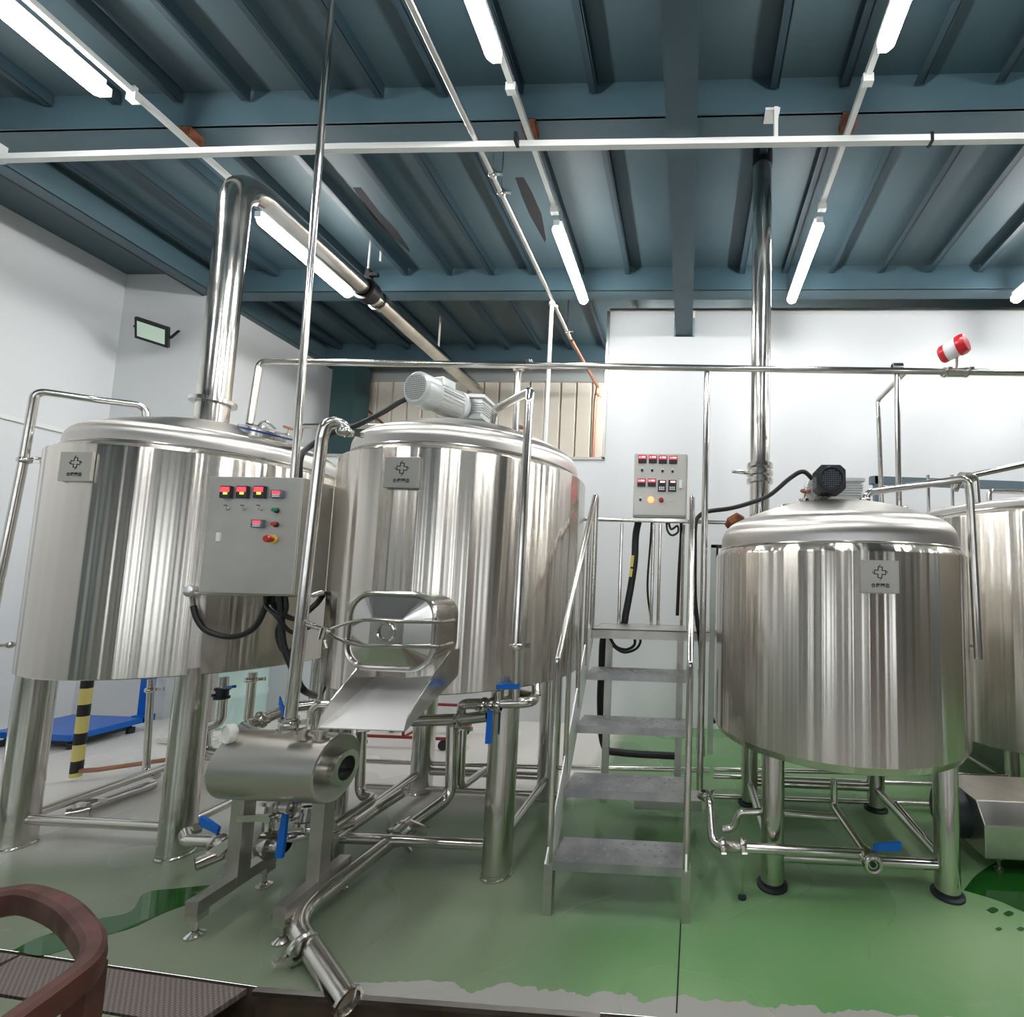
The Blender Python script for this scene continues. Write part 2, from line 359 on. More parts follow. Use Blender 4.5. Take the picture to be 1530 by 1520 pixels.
for (ya, yb) in bays:
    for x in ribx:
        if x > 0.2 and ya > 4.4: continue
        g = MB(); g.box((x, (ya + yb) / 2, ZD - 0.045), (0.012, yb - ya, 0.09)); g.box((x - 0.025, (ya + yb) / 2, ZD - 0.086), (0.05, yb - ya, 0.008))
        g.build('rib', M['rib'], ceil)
# soot streaks under the deck
for (pts) in ([(533, 280), (560, 318), (585, 345), (612, 375)], [(776, 265), (787, 290), (800, 320), (815, 360)]):
    P = [atz(px, py, ZD - 0.001) for px, py in pts]
    g = MB(); n = len(P); jx = [0.035, 0.05, 0.055, 0.012]
    g.add([p + V(-jx[i], 0.02 * (i % 2), 0) for i, p in enumerate(P)] + [p + V(jx[i], -0.02 * (i % 2), 0) for i, p in enumerate(P)], [(i, i + 1, n + i + 1, n + i) for i in range(n - 1)])
    g.build('soot_mark', M['soot'], ceil)

# walls
g = MB(); g.box((X0 - 0.05, (YN + 4.5) / 2, ZD / 2), (0.1, 4.5 - YN, ZD)); wl = struct(g.build('wall_left', M['wall']))
g = MB(); g.box(((X0 - 5.27) / 2 - .025, 5.45, ZD / 2), (-5.27 - X0 + .05, 1.9, ZD)); struct(g.build('wall_pier', M['wall']))
g = MB(); ZT = 4.555
a, c = XMB - 0.12, XMB + 0.12
g.box(((-0.94 + a) / 2, YW + 0.05, ZT / 2), (a + 0.94, 0.1, ZT)); g.box(((a + c) / 2, YW + 0.05, 2.13), (c - a, 0.1, 4.26)); g.box(((c + X1) / 2, YW + 0.05, ZT / 2), (X1 - c, 0.1, ZT))
wb = struct(g.build('wall_back', M['wall']))
g = MB(); g.box((-3.105, YW + 0.05, 1.42), (4.33, 0.1, 2.84)); struct(g.build('wall_low', M['wall']))
g = MB(); g.box((-3.1, YW + 0.05, 2.855), (4.33, 0.13, 0.03)); g.box((-0.955, YW + 0.05, 3.7), (0.03, 0.13, 1.71)); g.box((2.78, YW + 0.05, ZT + 0.015), (7.44, 0.14, 0.03)); struct(g.build('trim_1', M['frame']))
# far cream cladding, panel by panel
YC = 6.42
g = MB(); g.box(((X0 + X1) / 2, YC + 0.25, 2.4), (X1 - X0 + .3, 0.3, 4.8)); wf = struct(g.build('wall_far', M['cream']))
x = -5.4
while x < -0.2:
    wd = 0.232
    g = MB(); g.prism([(0.006, 0), (wd - 0.006, 0), (wd - 0.02, 0.03), (0.02, 0.03)], (x, YC + 0.03, 0.0), (1, 0, 0), (0, -1, 0), -4.52)
    g.build('wall_panel', M['cream'], wf); x += wd
g = MB(); g.box((-2.8, YC - 0.03, 4.56), (5.4, 0.06, 0.30)); g.build('head_trim', M['alupaint'], wf)
g = MB(); g.box((-4.86, 6.1, 2.25), (0.34, 0.30, 4.5)); struct(g.build('trim_2', M['column']))
for (p, q) in (((527, 594), (580, 640)), ((892, 690), (925, 664))):
    g = MB(); g.bar(at(*p, 6.3), at(*q, 6.3), 0.03, 0.03); g.build('brace', M['rust'], wf)
# rest of the hall behind and beside the viewer: added openings let daylight stripe the steel
g = MB(); g.box((X1 + 0.05, (YN + YF) / 2, ZD / 2), (0.1, YF - YN, ZD)); struct(g.build('wall_right', M['hall']))
g = MB()
WN = [(-5.2, -4.8), (-3.9, -3.4), (-2.3, -1.9), (-0.9, -0.4), (0.9, 1.3), (2.3, 2.8), (3.9, 4.3), (5.3, 5.8)]
xs_ = [X0] + [v for w_ in WN for v in w_] + [X1]
for a, c in zip(xs_[0::2], xs_[1::2]): g.box(((a + c) / 2, YN - 0.05, ZD / 2), (c - a, 0.1, ZD))
for (a, c) in WN:
    for (z0, z1) in ((0, 1.0), (3.9, ZD)): g.box(((a + c) / 2, YN - 0.05, (z0 + z1) / 2), (c - a, 0.1, z1 - z0))
struct(g.build('wall_front', M['hall']))

for i, (x, wd, y, m) in enumerate(((-5.6, .5, -2.0, 'darkblue'), (-4.0, .35, -4.5, 'dark'), (-2.2, .3, -3.0, 'column'), (-0.2, .5, -5.2, 'dark'), (1.6, .28, -2.6, 'column'), (3.4, .6, -4.8, 'rust'), (5.2, .3, -1.0, 'column'), (5.9, .8, 1.2, 'darkblue'))):  # unseen posts added to put stripes into the steel reflections
    g = MB(); g.box((x, y, ZB / 2), (wd, wd * .6, ZB)); struct(g.build('trim_%d' % (3 + i), M[m]))
# surface run on the left wall
g = MB(); a = V(X0 + 0.02, 2.2, 3.06); g.bar(V(X0 + 0.015, 2.6, 2.86), V(X0 + 0.015, 4.48, 2.86), 0.03, 0.04); g.build('cable_trunking', M['white'], wl)

# ------------------------------------------------------------------ lamps and conduit under the ceiling
RX = [-3.46, -1.10, 0.965]
RN = ['left', 'middle', 'right']
for i, x in enumerate(RX):
    t = thing('lamp_rod', ['white square conduit rod above the left row of tube lamps', 'white square conduit rod above the middle row of tube lamps', 'white square conduit rod above the right row of tube lamps'][i], 'conduit', (x, 0, 4.42), 'conduit rods carrying the ceiling lamps')
    MB().box((x, -0.8, 4.42), (0.035, 8.3, 0.035)).build('rod', M['white'], t)
    for y in (2.42, 3.30):
        g = MB(); g.box((x, y, 4.39), (0.06, 0.035, 0.05)); g.box((x, y, 4.44), (0.02, 0.02, 0.62 if False else 0.05)); g.build('clip', M['white'], t)
    g = MB(); g.box((x, 2.735, 4.465), (0.09, 0.09, 0.06)); g.build('bracket', M['rust'], t)
lab = {(0, 0): 'lit tube lamp in the top left corner of the picture', (0, 1): 'lit tube lamp half hidden behind the large bent steam duct', (1, 0): 'lit tube lamp at the top edge, on the middle rod',
       (1, 1): 'lit tube lamp hanging at the far end of the middle rod', (2, 0): 'lit tube lamp at the top edge, on the right rod', (2, 1): 'lit tube lamp at the far end of the right rod beside the steel flue'}
def lamp(x, y0, y1, label):
    t = thing('tube_lamp', label, 'lamp', (x, (y0 + y1) / 2, 4.30), 'ceiling tube lamps' if y0 < 5 else None)
    MB().box((x, (y0 + y1) / 2, 4.362), (0.07, y1 - y0 - 0.02, 0.035)).build('housing', M['lampbody'], t)
    yc = (y0 + y1) / 2
    g = MB(); pr = [(0.0, y0), (0.034, y0), (0.046, y0 + 0.02), (0.046, y1 - 0.02), (0.034, y1), (0, y1)]
    g.lathe(pr, (x, 0, 4.315), (0, 1, 0), 20); g.build('diffuser', M['tube'], t)
    for y in (y0 - 0.01, y1 + 0.01): MB().box((x, y, 4.335), (0.05, 0.03, 0.05)).build('end_cap', M['lampbody'], t)
    for y in (y0 + 0.15, y1 - 0.15): MB().box((x, y, 4.385 if y0 < 5 else 4.56), (0.012, 0.02, 0.05 if y0 < 5 else 0.38)).build('hanger', M['lampbody'], t)
for i, x in enumerate(RX):
    dy = 0.12 if i == 0 else 0
    lamp(x - (0.06 if i == 0 else 0.0), 1.15 + dy, 2.2 + dy, lab[(i, 0)])
    lamp(x, 3.38 - dy, 4.33 - dy, lab[(i, 1)])
for x, ld in zip(RX, ('left', 'middle', 'right')): lamp(x, -1.0, 0.05, 'tube lamp on the %s rod, out of view above the viewer' % ld)  # unseen row added to light the front floor and tank fronts
for x in (3.1, 5.2):
    for (y0, y1, ld) in ((1.15, 2.2, 'near'), (3.38, 4.33, 'far')): lamp(x, y0, y1, '%s tube lamp of the %s row past the right picture edge' % (ld, 'first' if x < 4 else 'second'))

for x, ld in ((-0.62, 'left'), (0.6, 'right')): lamp(x, 5.15, 6.1, '%s tube lamp added to light the back room, hidden behind the white partition' % ld)  # unseen pair added to brighten the cream cladding
g = MB(); PB = [atz(7, 243, 4.40), atz(120, 230, 4.40), atz(510, 220, 4.40), atz(1013, 215, 4.40), atz(1530, 214, 4.40), V(6, 2.83, 4.40)]
PB = [V(-4.71, 2.665, 4.26), V(-2.28, 2.64, 4.26), V(6.0, 2.675, 4.26)]
t = thing('cross_conduit', 'long white square bar running across under the first ceiling beam', 'conduit', (0, 2.65, 4.26))
for a, c in zip(PB[:-1], PB[1:]): g.bar(a, c, 0.035, 0.04)
g.build('bar', M['white'], t)
for px in (772, 1390):
    p = atz(px, 210, 4.26); g = MB(); g.box((p.x, p.y, 4.265), (0.02, 0.05, 0.06)); g.build('strap', M['black'], t)
p = atz(1160, 205, 4.28)
for xx in (p.x, 3.2):
    g = MB(); g.box((xx, 2.665, 4.385), (0.025, 0.03, 0.23)); g.box((xx - 0.02, 2.70, 4.492), (0.09, 0.09, 0.015)); g.build('hanger', M['white'], t)
g = MB(); g.box((-4.73, 2.665, 4.30), (0.04, 0.05, 0.12)); g.build('end_bracket', M['alupaint'], t)

def tube_thing(name, label, cat, pts, r, bend=0.06, m='pipe', seg=14, group=None, root=None, taper=None):
    P = fillet(pts, bend) if bend else [Vector(p) for p in pts]
    lo = min((Vector(p) for p in pts), key=lambda q: q.z)
    t = thing(name, label, cat, root if root is not None else lo, group)
    MB().tube(P, r, seg).build('pipe' if m != 'black' else 'sheath', M[m], t)
    return t
def clamp(t, p, axis, r, name='clamp', m='pipe'):
    p = Vector(p); ax = Vector(axis).normalized(); g = MB()
    g.lathe([(r * 1.02, -0.016), (r * 1.35, -0.014), (r * 1.55, -0.006), (r * 1.55, 0.006), (r * 1.35, 0.014), (r * 1.02, 0.016)], p, ax, 20)
    u = ax.orthogonal().normalized()
    if abs(ax.z) < 0.9: u = ax.cross(V(0, 0, 1)).normalized()
    g.bar(p + u * r * 1.45, p + u * (r * 1.45 + 0.035), 0.012, 0.02, ax); g.disc(p + u * (r * 1.45 + 0.03) - ax * 0.012, ax, 0.009, 0.024, 8)
    return g.build(name, M[m], t)

# long thin pipe running into the depth, on threaded hangers
t = tube_thing('water_pipe', 'long thin steel pipe running away under the ceiling beside the middle lamps', 'pipe', [V(-1.42, -3, 4.30), V(-1.41, 5.0, 4.30)], 0.022, 0)
for y in (2.88, 3.03, 5.0 - 0.15): clamp(t, (-1.41, y, 4.30), (0, 1, 0), 0.022)
for y in (2.88, 3.03, 4.85): MB().tube([(-1.41, y, 4.33), (-1.41, y, ZD)], 0.005, 6).build('hanger_rod', M['frame'], t)
pt = V(-1.41, 4.86, 4.30)
pa, pb = at(884, 560, 6.1), at(872, 690, 6.1)
t2 = tube_thing('branch_pipe', 'thin copper brown pipe dropping down in front of the cream cladding', 'pipe', [pt + V(0, .18, 0), at(893, 578, 6.2), at(889, 600, 6.2), V(at(884, 700, 6.2).x, 6.2, 0.0)], 0.022, 0.03, 'copper')
clamp(t2, at(892, 590, 6.2), (0, 0, 1), 0.024, m='copper')
t = tube_thing('drop_pipe', 'thin white vertical pipe dropping from the ceiling pipe behind the middle tank', 'pipe', [V(-1.41, 4.28, 4.28), V(-1.41, 4.28, 2.4)], 0.020, 0, 'white')
clamp(t, V(-1.41, 4.28, 4.25), (0, 0, 1), 0.02, 'collar', 'white')
t = thing('hanger_rod', 'thin white ceiling hanger rod just right of the black duct clamp', 'rod', at(568, 385, 4.6)); MB().tube([at(568, 390, 4.1), V(at(568, 390, 4.1).x, 4.1, ZD)], 0.009, 8).build('rod', M['white'], t)
t = thing('hanger_rod', 'thin white ceiling hanger rod left of centre under the far ribs', 'rod', at(655, 520, 5.3)); MB().tube([at(655, 522, 5.3), V(at(655, 522, 5.3).x, 5.3, ZD)], 0.012, 8).build('rod', M['white'], t)

# ------------------------------------------------------------------ tanks
def text_mesh(body, size, o, u, v, name, m, parent, off=0.0008, bold=0.0):
    cu = bpy.data.curves.new('t', 'FONT'); cu.body = body; cu.size = size; cu.align_x = 'CENTER'; cu.align_y = 'CENTER'; cu.offset = bold; cu.resolution_u = 3
    ob = bpy.data.objects.new('t', cu); COL.objects.link(ob)
    dg = bpy.context.evaluated_depsgraph_get(); me = ob.evaluated_get(dg).to_mesh()
    u, v = Vector(u), Vector(v); n = u.cross(v).normalized(); o = Vector(o)
    vs = [o + u * p.co.x + v * p.co.y + n * off for p in me.vertices]; fs = [tuple(p.vertices) for p in me.polygons]
    ob.evaluated_get(dg).to_mesh_clear(); bpy.data.objects.remove(ob); bpy.data.curves.remove(cu)
    g = MB(); g.add(vs, fs); return g.build(name, m, parent)

def nameplate(t, c, z, yf):
    g = MB(); g.box((c[0], yf, z), (0.175, 0.014, 0.152)); 
    pl = g.build('nameplate', M['plate'], t, bevel=0.002)
    yb = yf - 0.0072; g = MB()
    arm = [(-.25, .18), (-.22, .70), (.30, .70), (.26, .28)]; hook = [(-.22, .70), (-.12, .86), (.08, 1.0)]
    S = 0.036
    for k in range(4):
        ca, sa = math.cos(k * PI / 2), math.sin(k * PI / 2)
        for pl_, wd in ((arm, 0.0042), (hook, 0.003)):
            for a, b2 in zip(pl_[:-1], pl_[1:]):
                A = V(c[0] + S * (a[0] * ca - a[1] * sa), yb, z + 0.02 + S * (a[0] * sa + a[1] * ca)); B = V(c[0] + S * (b2[0] * ca - b2[1] * sa), yb, z + 0.02 + S * (b2[0] * sa + b2[1] * ca))
                g.bar(A, B, wd, 0.0012, (0, -1, 0))
    g.build('emblem', M['etch'], pl)
    text_mesh('合眾釀造', 0.021, (c[0], yb, z - 0.042), (1, 0, 0), (0, 0, 1), 'lettering', M['etch'], pl, 0.0006, 0.0006)

def dome(R, z0, H, kn):      # lid profile: collar, rolled knuckle, shallow crown
    pr = [(R, z0), (R, z0 + 0.045)]
    for i in range(1, 8):
        a = i / 7 * math.radians(68); pr.append((R - kn * (1 - math.cos(a)), z0 + 0.045 + kn * math.sin(a)))
    r1, zz = pr[-1]; n = 12
    for i in range(1, n + 1):
        q = i / n; pr.append((r1 * (1 - q), zz + (z0 + H - zz) * (1 - (1 - q) ** 2)))
    return pr
def tank(name, label, c, R, zb, zt, legs, lr, H, kn, plate_z=None, dish=0.0, tierod=True, fw=1.08, lf=0.925):
    t = thing(name, label, 'tank', (c[0], c[1], 0), 'steel brewing tanks')
    seg = 96
    g = MB()
    if dish:
        pr = [(0.0, zb - 0.05), (R * 0.55, zb - 0.045), (R * 0.86, zb - 0.02), (R - 0.02, zb + 0.012), (R, zb + 0.05)]
    else: pr = [(R - 0.05, zb + 0.004), (R - 0.006, zb), (R, zb + 0.006)]
    pr += [(R, zt - 0.045), (R - 0.003, zt - 0.035), (R * (lf + .007), zt - 0.004), (R * lf, zt)]
    g.lathe(pr, (c[0], c[1], 0), (0, 0, 1), seg); g.build('shell', M['tank'], t, 25)
    if not dish: MB().lathe([(R - 0.05, zb + 0.02), (0.2, zb - 0.01), (0, zb - 0.02)], (c[0], c[1], 0), (0, 0, 1), seg).build('bottom', M['leg'], t)
    MB().lathe(dome(R * (lf - .003), zt - 0.002, H, kn), (c[0], c[1], 0), (0, 0, 1), seg).build('lid', M['dome'], t)
    MB().torus((c[0], c[1], zt + 0.004), (0, 0, 1), R * lf, 0.006, 96, 6).build('lid_seam', M['pipe'], t)
    for (x, y) in legs:
        l = MB().lathe([(lr, 0.03), (lr, zb + 0.04)], (x, y, 0), (0, 0, 1), 24).build('leg', M['leg'], t)
        MB().lathe([(0, 0), (lr * fw, 0), (lr * fw, 0.010), (lr * 1.02, 0.016), (lr * 1.02, 0.03), (lr, 0.03)], (x, y, 0), (0, 0, 1), 24).build('foot', M['dark'] if fw > 1.2 else M['leg'], l)
    if tierod:
        for i in range(4):
            a, b2 = legs[i], legs[(i + 1) % 4]; MB().tube([(a[0], a[1], 0.14), (b2[0], b2[1], 0.14)], 0.026, 12).build('tie_bar', M['leg'], t)
    if plate_z: nameplate(t, c, plate_z, c[1] - R - 0.004)
    return t
def sq(c, s, d): return [(c[0] - s, c[1] - d), (c[0] + s, c[1] - d), (c[0] + s, c[1] + d), (c[0] - s, c[1] + d)]
CA, CB, CC, CD = (-3.136, 2.871), (-1.389, 2.825), (0.89, 2.87), (2.85, 3.95)
R0 = 0.71
tA = tank('brewing_tank', 'leftmost large steel tank on four legs, its lid carrying the bent steam duct', CA, R0, 0.944, 2.18, sq(CA, 0.455, 0.45), 0.074, 0.30, 0.10, 2.02)
tB = tank('brewing_tank', 'middle large steel tank with an oval manway door and discharge chute', CB, R0, 0.944, 2.17, sq(CB, 0.45, 0.42), 0.074, 0.30, 0.10, 2.003)
tC = tank('brewing_tank', 'low steel tank right of the stairs with a black motor on its lid', CC, R0, 0.642, 1.717, sq(CC, 0.43, 0.43), 0.058, 0.32, 0.14, 1.556, dish=1, fw=1.32, lf=0.955)
tD = tank('brewing_tank', 'steel tank cut off by the right edge, standing behind the low tank', CD, 0.85, 0.40, 2.11, sq(CD, 0.5, 0.5), 0.06, 0.07, 0.03, None)

# manway door and frame on the middle tank
def oval(hw, hh, rad, n=7):
    P = []
    for (sx_, sz, a0) in ((1, 1, 0), (-1, 1, 90), (-1, -1, 180), (1, -1, 270)):
        for k in range(n + 1):
            a = math.radians(a0 + 90 * k / n); P.append((sx_ * (hw - rad) + rad * math.cos(a), sz * (hh - rad) + rad * math.sin(a)))
    return P
DC = at(585, 943, 1.96)
def loft(g, rings, smooth_=True, closed_end=True):
    n = len(rings[0]); vs = [p for r in rings for p in r]
    fs = [(i * n + k, i * n + (k + 1) % n, (i + 1) * n + (k + 1) % n, (i + 1) * n + k) for i in range(len(rings) - 1) for k in range(n)]
    g.add(vs, fs, smooth_)
    return g
def oring(hw, hh, rad, y): return [V(DC.x + p[0], y, DC.z + p[1]) for p in oval(hw, hh, rad)]
g = MB(); loft(g, [oring(.185, .155, .09, 2.28), oring(.185, .155, .09, 1.985), oring(.20, .168, .10, 1.982), oring(.20, .168, .10, 1.968), oring(.19, .16, .095, 1.964), oring(.175, .147, .09, 1.966)])
mf = g.build('manway_frame', M['lid'], tB)
g = MB(); P0 = oring(.195, .163, .10, 1.955)
g.tube(P0 + [P0[0], P0[1]], 0.011, 8, False); g.build('door_rim', M['pipe'], tB)
g = MB(); loft(g, [oring(.19, .16, .095, 1.968), oring(.182, .152, .09, 1.955), oring(.075, .06, .012, 1.925), oring(.07, .055, .010, 1.925)], False)
g.add([tuple(p) for p in oring(.07, .055, .010, 1.925)], [tuple(range(32))])
door = g.build('manway_door', M['lid'], tB)
MB().torus((DC.x, 1.918, DC.z), (0, -1, 0), 0.036, 0.006, 24, 6).build('boss_ring', M['pipe'], door)
for dz in (0.045, -0.06):
    g = MB(); g.tube(smooth([V(DC.x + .225, 1.945, DC.z + dz), V(DC.x + .05, 1.925, DC.z + dz), V(DC.x - .12, 1.925, DC.z + dz), V(DC.x - .235, 1.935, DC.z + (.012 if dz > 0 else -.03)), V(DC.x - .265, 1.94, DC.z - 0.005)]), 0.007, 8)
    g.tube([V(DC.x + .225, 1.945, DC.z + dz), V(DC.x + .225, 2.06, DC.z + dz)], 0.008, 8)
    g.build('door_arm', M['pipe'], door)
g = MB(); g.tube([V(DC.x - .255, 1.94, DC.z - .008), V(DC.x - .36, 1.93, DC.z + .02)], 0.010, 10); g.disc(V(DC.x - .29, 1.93, DC.z - .04), (0.2, 0, 1), 0.014, 0.05, 10); g.bar(V(DC.x - .27, 1.92, DC.z - 0.05), V(DC.x - .24, 1.9, DC.z - .08), 0.008, 0.02)
g.build('door_latch', M['pipe'], door)
# discharge chute
A1, A2 = V(-1.60, 2.10, 1.03), V(-1.20, 2.10, 1.03)
B1, B2 = V(-1.485, 1.82, 0.885), V(-1.115, 1.82, 0.885)
B1, B2 = at(476, 1087, 1.79), at(603, 1092, 1.79)
A1, A2 = V(B1.x - .01, 2.16, 1.045), V(B2.x + .01, 2.16, 1.045)
g = MB(); up = V(0, -0.42, 0.9).normalized() * 0.006
g.add([A1, A2, B2, B1, A1 - up, A2 - up, B2 - up, B1 - up], [(0, 1, 2, 3), (7, 6, 5, 4), (0, 4, 5, 1), (1, 5, 6, 2), (2, 6, 7, 3), (3, 7, 4, 0)])
ch = g.build('chute_floor', M['chute'], tB)
for (A, B, s) in ((A1, B1, -1), (A2, B2, 1)):
    x0 = A.x
    prof = [(A.y, A.z - .01), (B.y, B.z - .005), (B.y + .015, B.z + 0.045), (B.y + 0.06, B.z + .09), (A.y - 0.07, A.z + .12), (A.y, A.z + .12)]
    g = MB(); vs_ = [V(x0 + (B.x - A.x) * ((A.y - p[0]) / (A.y - B.y)), p[0], p[1]) for p in prof]
    g.add(vs_ + [p + V(s * 0.006, 0, 0) for p in vs_], [tuple(range(6)), tuple(range(11, 5, -1))] + [(i, (i + 1) % 6, 6 + (i + 1) % 6, 6 + i) for i in range(6)])
    g.build('chute_side', M['lid'], tB)

# ------------------------------------------------------------------ steam duct and flue
FA = V(-3.11, 2.75, 2.40)
P = [FA, V(-3.11, 2.75, 4.20), V(-3.10, 6.3, 4.22)]
t = thing('steam_duct', 'wide polished steel duct rising from the left tank and bending away under the ceiling', 'duct', FA)
MB().tube(fillet(P, 0.21, 14), 0.083, 28).build('pipe', M['pipe'], t)
g = MB(); g.lathe([(0.085, -.012), (0.115, -.012), (0.115, .012), (0.085, .012)], (FA.x, FA.y, 2.60), (0, 0, 1), 28); g.build('flange', M['pipe'], t)
pc = V(-3.10, 3.98, 4.2)
g = MB(); g.lathe([(0.088, -.05), (0.115, -.05), (0.115, .05), (0.088, .05)], pc, (0, 1, 0), 24); g.box(pc + V(0.02, 0, 0.14), (0.03, 0.06, 0.12)); g.box(pc + V(0.06, -.02, 0.14), (0.12, 0.03, 0.03)); g.build('duct_clamp', M['black'], t)
g = MB(); g.tube([pc + V(0, 0, .1), V(pc.x, pc.y, ZD)], 0.008, 8); g.build('hanger_rod', M['white'], t)
g = MB(); g.lathe([(0.087, -.02), (0.10, -.02), (0.10, .02), (0.087, .02)], pc + V(0, 0.17, 0), (0, 1, 0), 24); g.build('duct_joint', M['pipe'], t)

FC = V(0.497, 3.2, 1.9)
t = thing('steam_flue', 'straight steel flue rising from the low right tank to the ceiling', 'duct', FC)
MB().lathe([(0.07, 1.95), (0.07, 4.62), (0.07, 4.62)], (FC.x, FC.y, 0), (0, 0, 1), 28).build('pipe', M['pipe'], t)
MB().lathe([(0.071, 4.62), (0.074, 4.62), (0.074, 4.75), (0.071, 4.75)], (FC.x, FC.y, 0), (0, 0, 1), 28).build('burnt_end', M['dark'], t)
zc = at(1132, 708, 3.2).z
g = MB()
for dz in (-.055, 0.0, .055): g.lathe([(0.071, dz - .014), (0.092, dz - .014), (0.092, dz + .014), (0.071, dz + .014)], (FC.x, FC.y, zc), (0, 0, 1), 28)
g.build('flange', M['pipe'], t)
g = MB(); g.tube([V(FC.x - .08, FC.y, zc), V(FC.x - .13, FC.y - .02, zc + .005), V(FC.x - .20, FC.y - .03, zc + .005)], [0.008, 0.015, 0.010], 10); g.build('damper_handle', M['pipe'], t)

# ------------------------------------------------------------------ agitator motors on the lids
def motor(name, label, c, zl, ax, body, fan, k=1.0, terminal=True, side=V(0, 0, 0)):
    """worm gear box on the lid with a finned motor along ax (unit, pointing to the fan end)"""
    t = thing(name, label, 'motor', (c[0], c[1], zl)); ax = Vector(ax).normalized()
    g = MB(); g.lathe([(0, 0), (0.10, 0), (0.10, 0.02), (0.075, 0.03), (0.075, 0.06)], (c[0], c[1], zl), (0, 0, 1), 28); g.build('mounting_flange', M['aluminium'], t)
    gz = zl + 0.11
    g = MB(); g.box((c[0] + .015, c[1], gz), (0.20 * k, 0.15 * k, 0.13 * k))
    gb = g.build('gearbox', body, t, bevel=0.012)
    g = MB()
    for dz in (-.03, -.015, 0, .015, .03): g.box((c[0] + .015, c[1], gz + dz), (0.215 * k, 0.165 * k, 0.006))
    g.box((c[0] + .015, c[1], gz + .062 * k), (0.23 * k, 0.18 * k, 0.02)); g.box((c[0] + .015, c[1], gz - .062 * k), (0.23 * k, 0.18 * k, 0.02)); g.build('gearbox_fins', body, gb)
    o = V(c[0], c[1], gz) + ax * (0.09 if side.length == 0 else 0.02) * k + side
    g = MB(); g.lathe([(0.0, 0), (0.09 * k, 0), (0.09 * k, 0.02), (0.072 * k, 0.03), (0.072 * k, 0.20 * k), (0.0, 0.20 * k)], o, ax, 28); mb = g.build('motor_body', body, t)
    g = MB(); u = ax.orthogonal().normalized(); w_ = ax.cross(u)
    for i in range(24):
        a = 2 * PI * i / 24; d = u * math.cos(a) + w_ * math.sin(a)
        g.bar(o + ax * .035 + d * .07 * k, o + ax * .19 * k + d * .07 * k, 0.004, 0.022 * k, d)
    g.build('cooling_fins', body, mb)
    if terminal:
        u2 = V(0, 0, 1) - ax * ax.z; g = MB(); s_ = ax.cross(V(0, 0, 1)).normalized()
        R = Matrix((s_, ax, s_.cross(ax))).transposed()
        g.box(o + ax * 0.11 * k - s_ * 0.0 + V(0, 0, 0.085 * k), (0.08 * k, 0.09 * k, 0.05 * k), R); g.build('terminal_box', body, t, bevel=0.006)
    return t, o, ax, mb
zB = 2.17 + 0.295
axB = at(631, 575, 2.40) - at(708, 612, 2.80)
cb = (CB[0] - 0.05, CB[1] - 0.01)
t, o, ax, mb = motor('agitator_motor', 'silver finned gear motor with a round fan grille on the middle tank lid', cb, zB, axB, M['aluminium'], None, 1.12)
g = MB(); g.lathe([(0.074, 0.21), (0.095, 0.21), (0.099, 0.23), (0.097, 0.31), (0.083, 0.325), (0.074, 0.325)], o, ax, 32); fc_ = g.build('fan_cover', M['alupaint'], t)
g = MB(); g.disc(o + ax * 0.312, ax, 0.078, 0.006, 32); g.build('fan_back', M['dark'], fc_)
g = MB(); u = ax.cross(V(0, 0, 1)).normalized(); w_ = u.cross(ax).normalized()
for i in range(-6, 7):
    h = math.sqrt(max(0.076 ** 2 - (i * .0117) ** 2, 1e-6)); b0 = o + ax * 0.323
    g.bar(b0 + u * i * .0117 - w_ * h, b0 + u * i * .0117 + w_ * h, 0.0035, 0.003, ax); g.bar(b0 + w_ * i * .0117 - u * h, b0 + w_ * i * .0117 + u * h, 0.0035, 0.003, ax)
g.build('fan_grille', M['aluminium'], fc_)

zC_ = 1.717 + 0.285
axC = V(-0.02, -1, 0.02)
cc = (CC[0] + 0.07, CC[1] + 0.06)
t, o, ax, mb = motor('agitator_motor', 'grey gear motor with a square black fan cover on the low right tank lid', cc, zC_, axC, M['alupaint'], None, 1.02, False, V(-.135, 0, .01))
u = ax.cross(V(0, 0, 1)).normalized(); w_ = u.cross(ax).normalized()
S = 0.084; ch_ = 0.03
octo = [(-S, -S + ch_), (-S + ch_, -S), (S - ch_, -S), (S, -S + ch_), (S, S - ch_), (S - ch_, S), (-S + ch_, S), (-S, S - ch_)]
g = MB(); g.prism(octo, o + ax * 0.18, u, w_, -0.10 if u.cross(w_).dot(ax) < 0 else 0.10); fcv = g.build('fan_cover', M['blackplastic'], t, bevel=0.006)
pc = o + ax * 0.285
MB().torus(pc, ax, 0.066, 0.007, 32, 6).build('fan_ring', M['black'], fcv)
g = MB()
for i in range(-4, 5):
    for k in range(-4, 5):
        if i * i + k * k < 19: g.disc(pc + u * i * .012 + w_ * k * .012, ax, 0.0035, 0.003, 6)
gd = g.build('fan_grille', M['darkblue'], fcv); gd['kind'] = 'stuff'

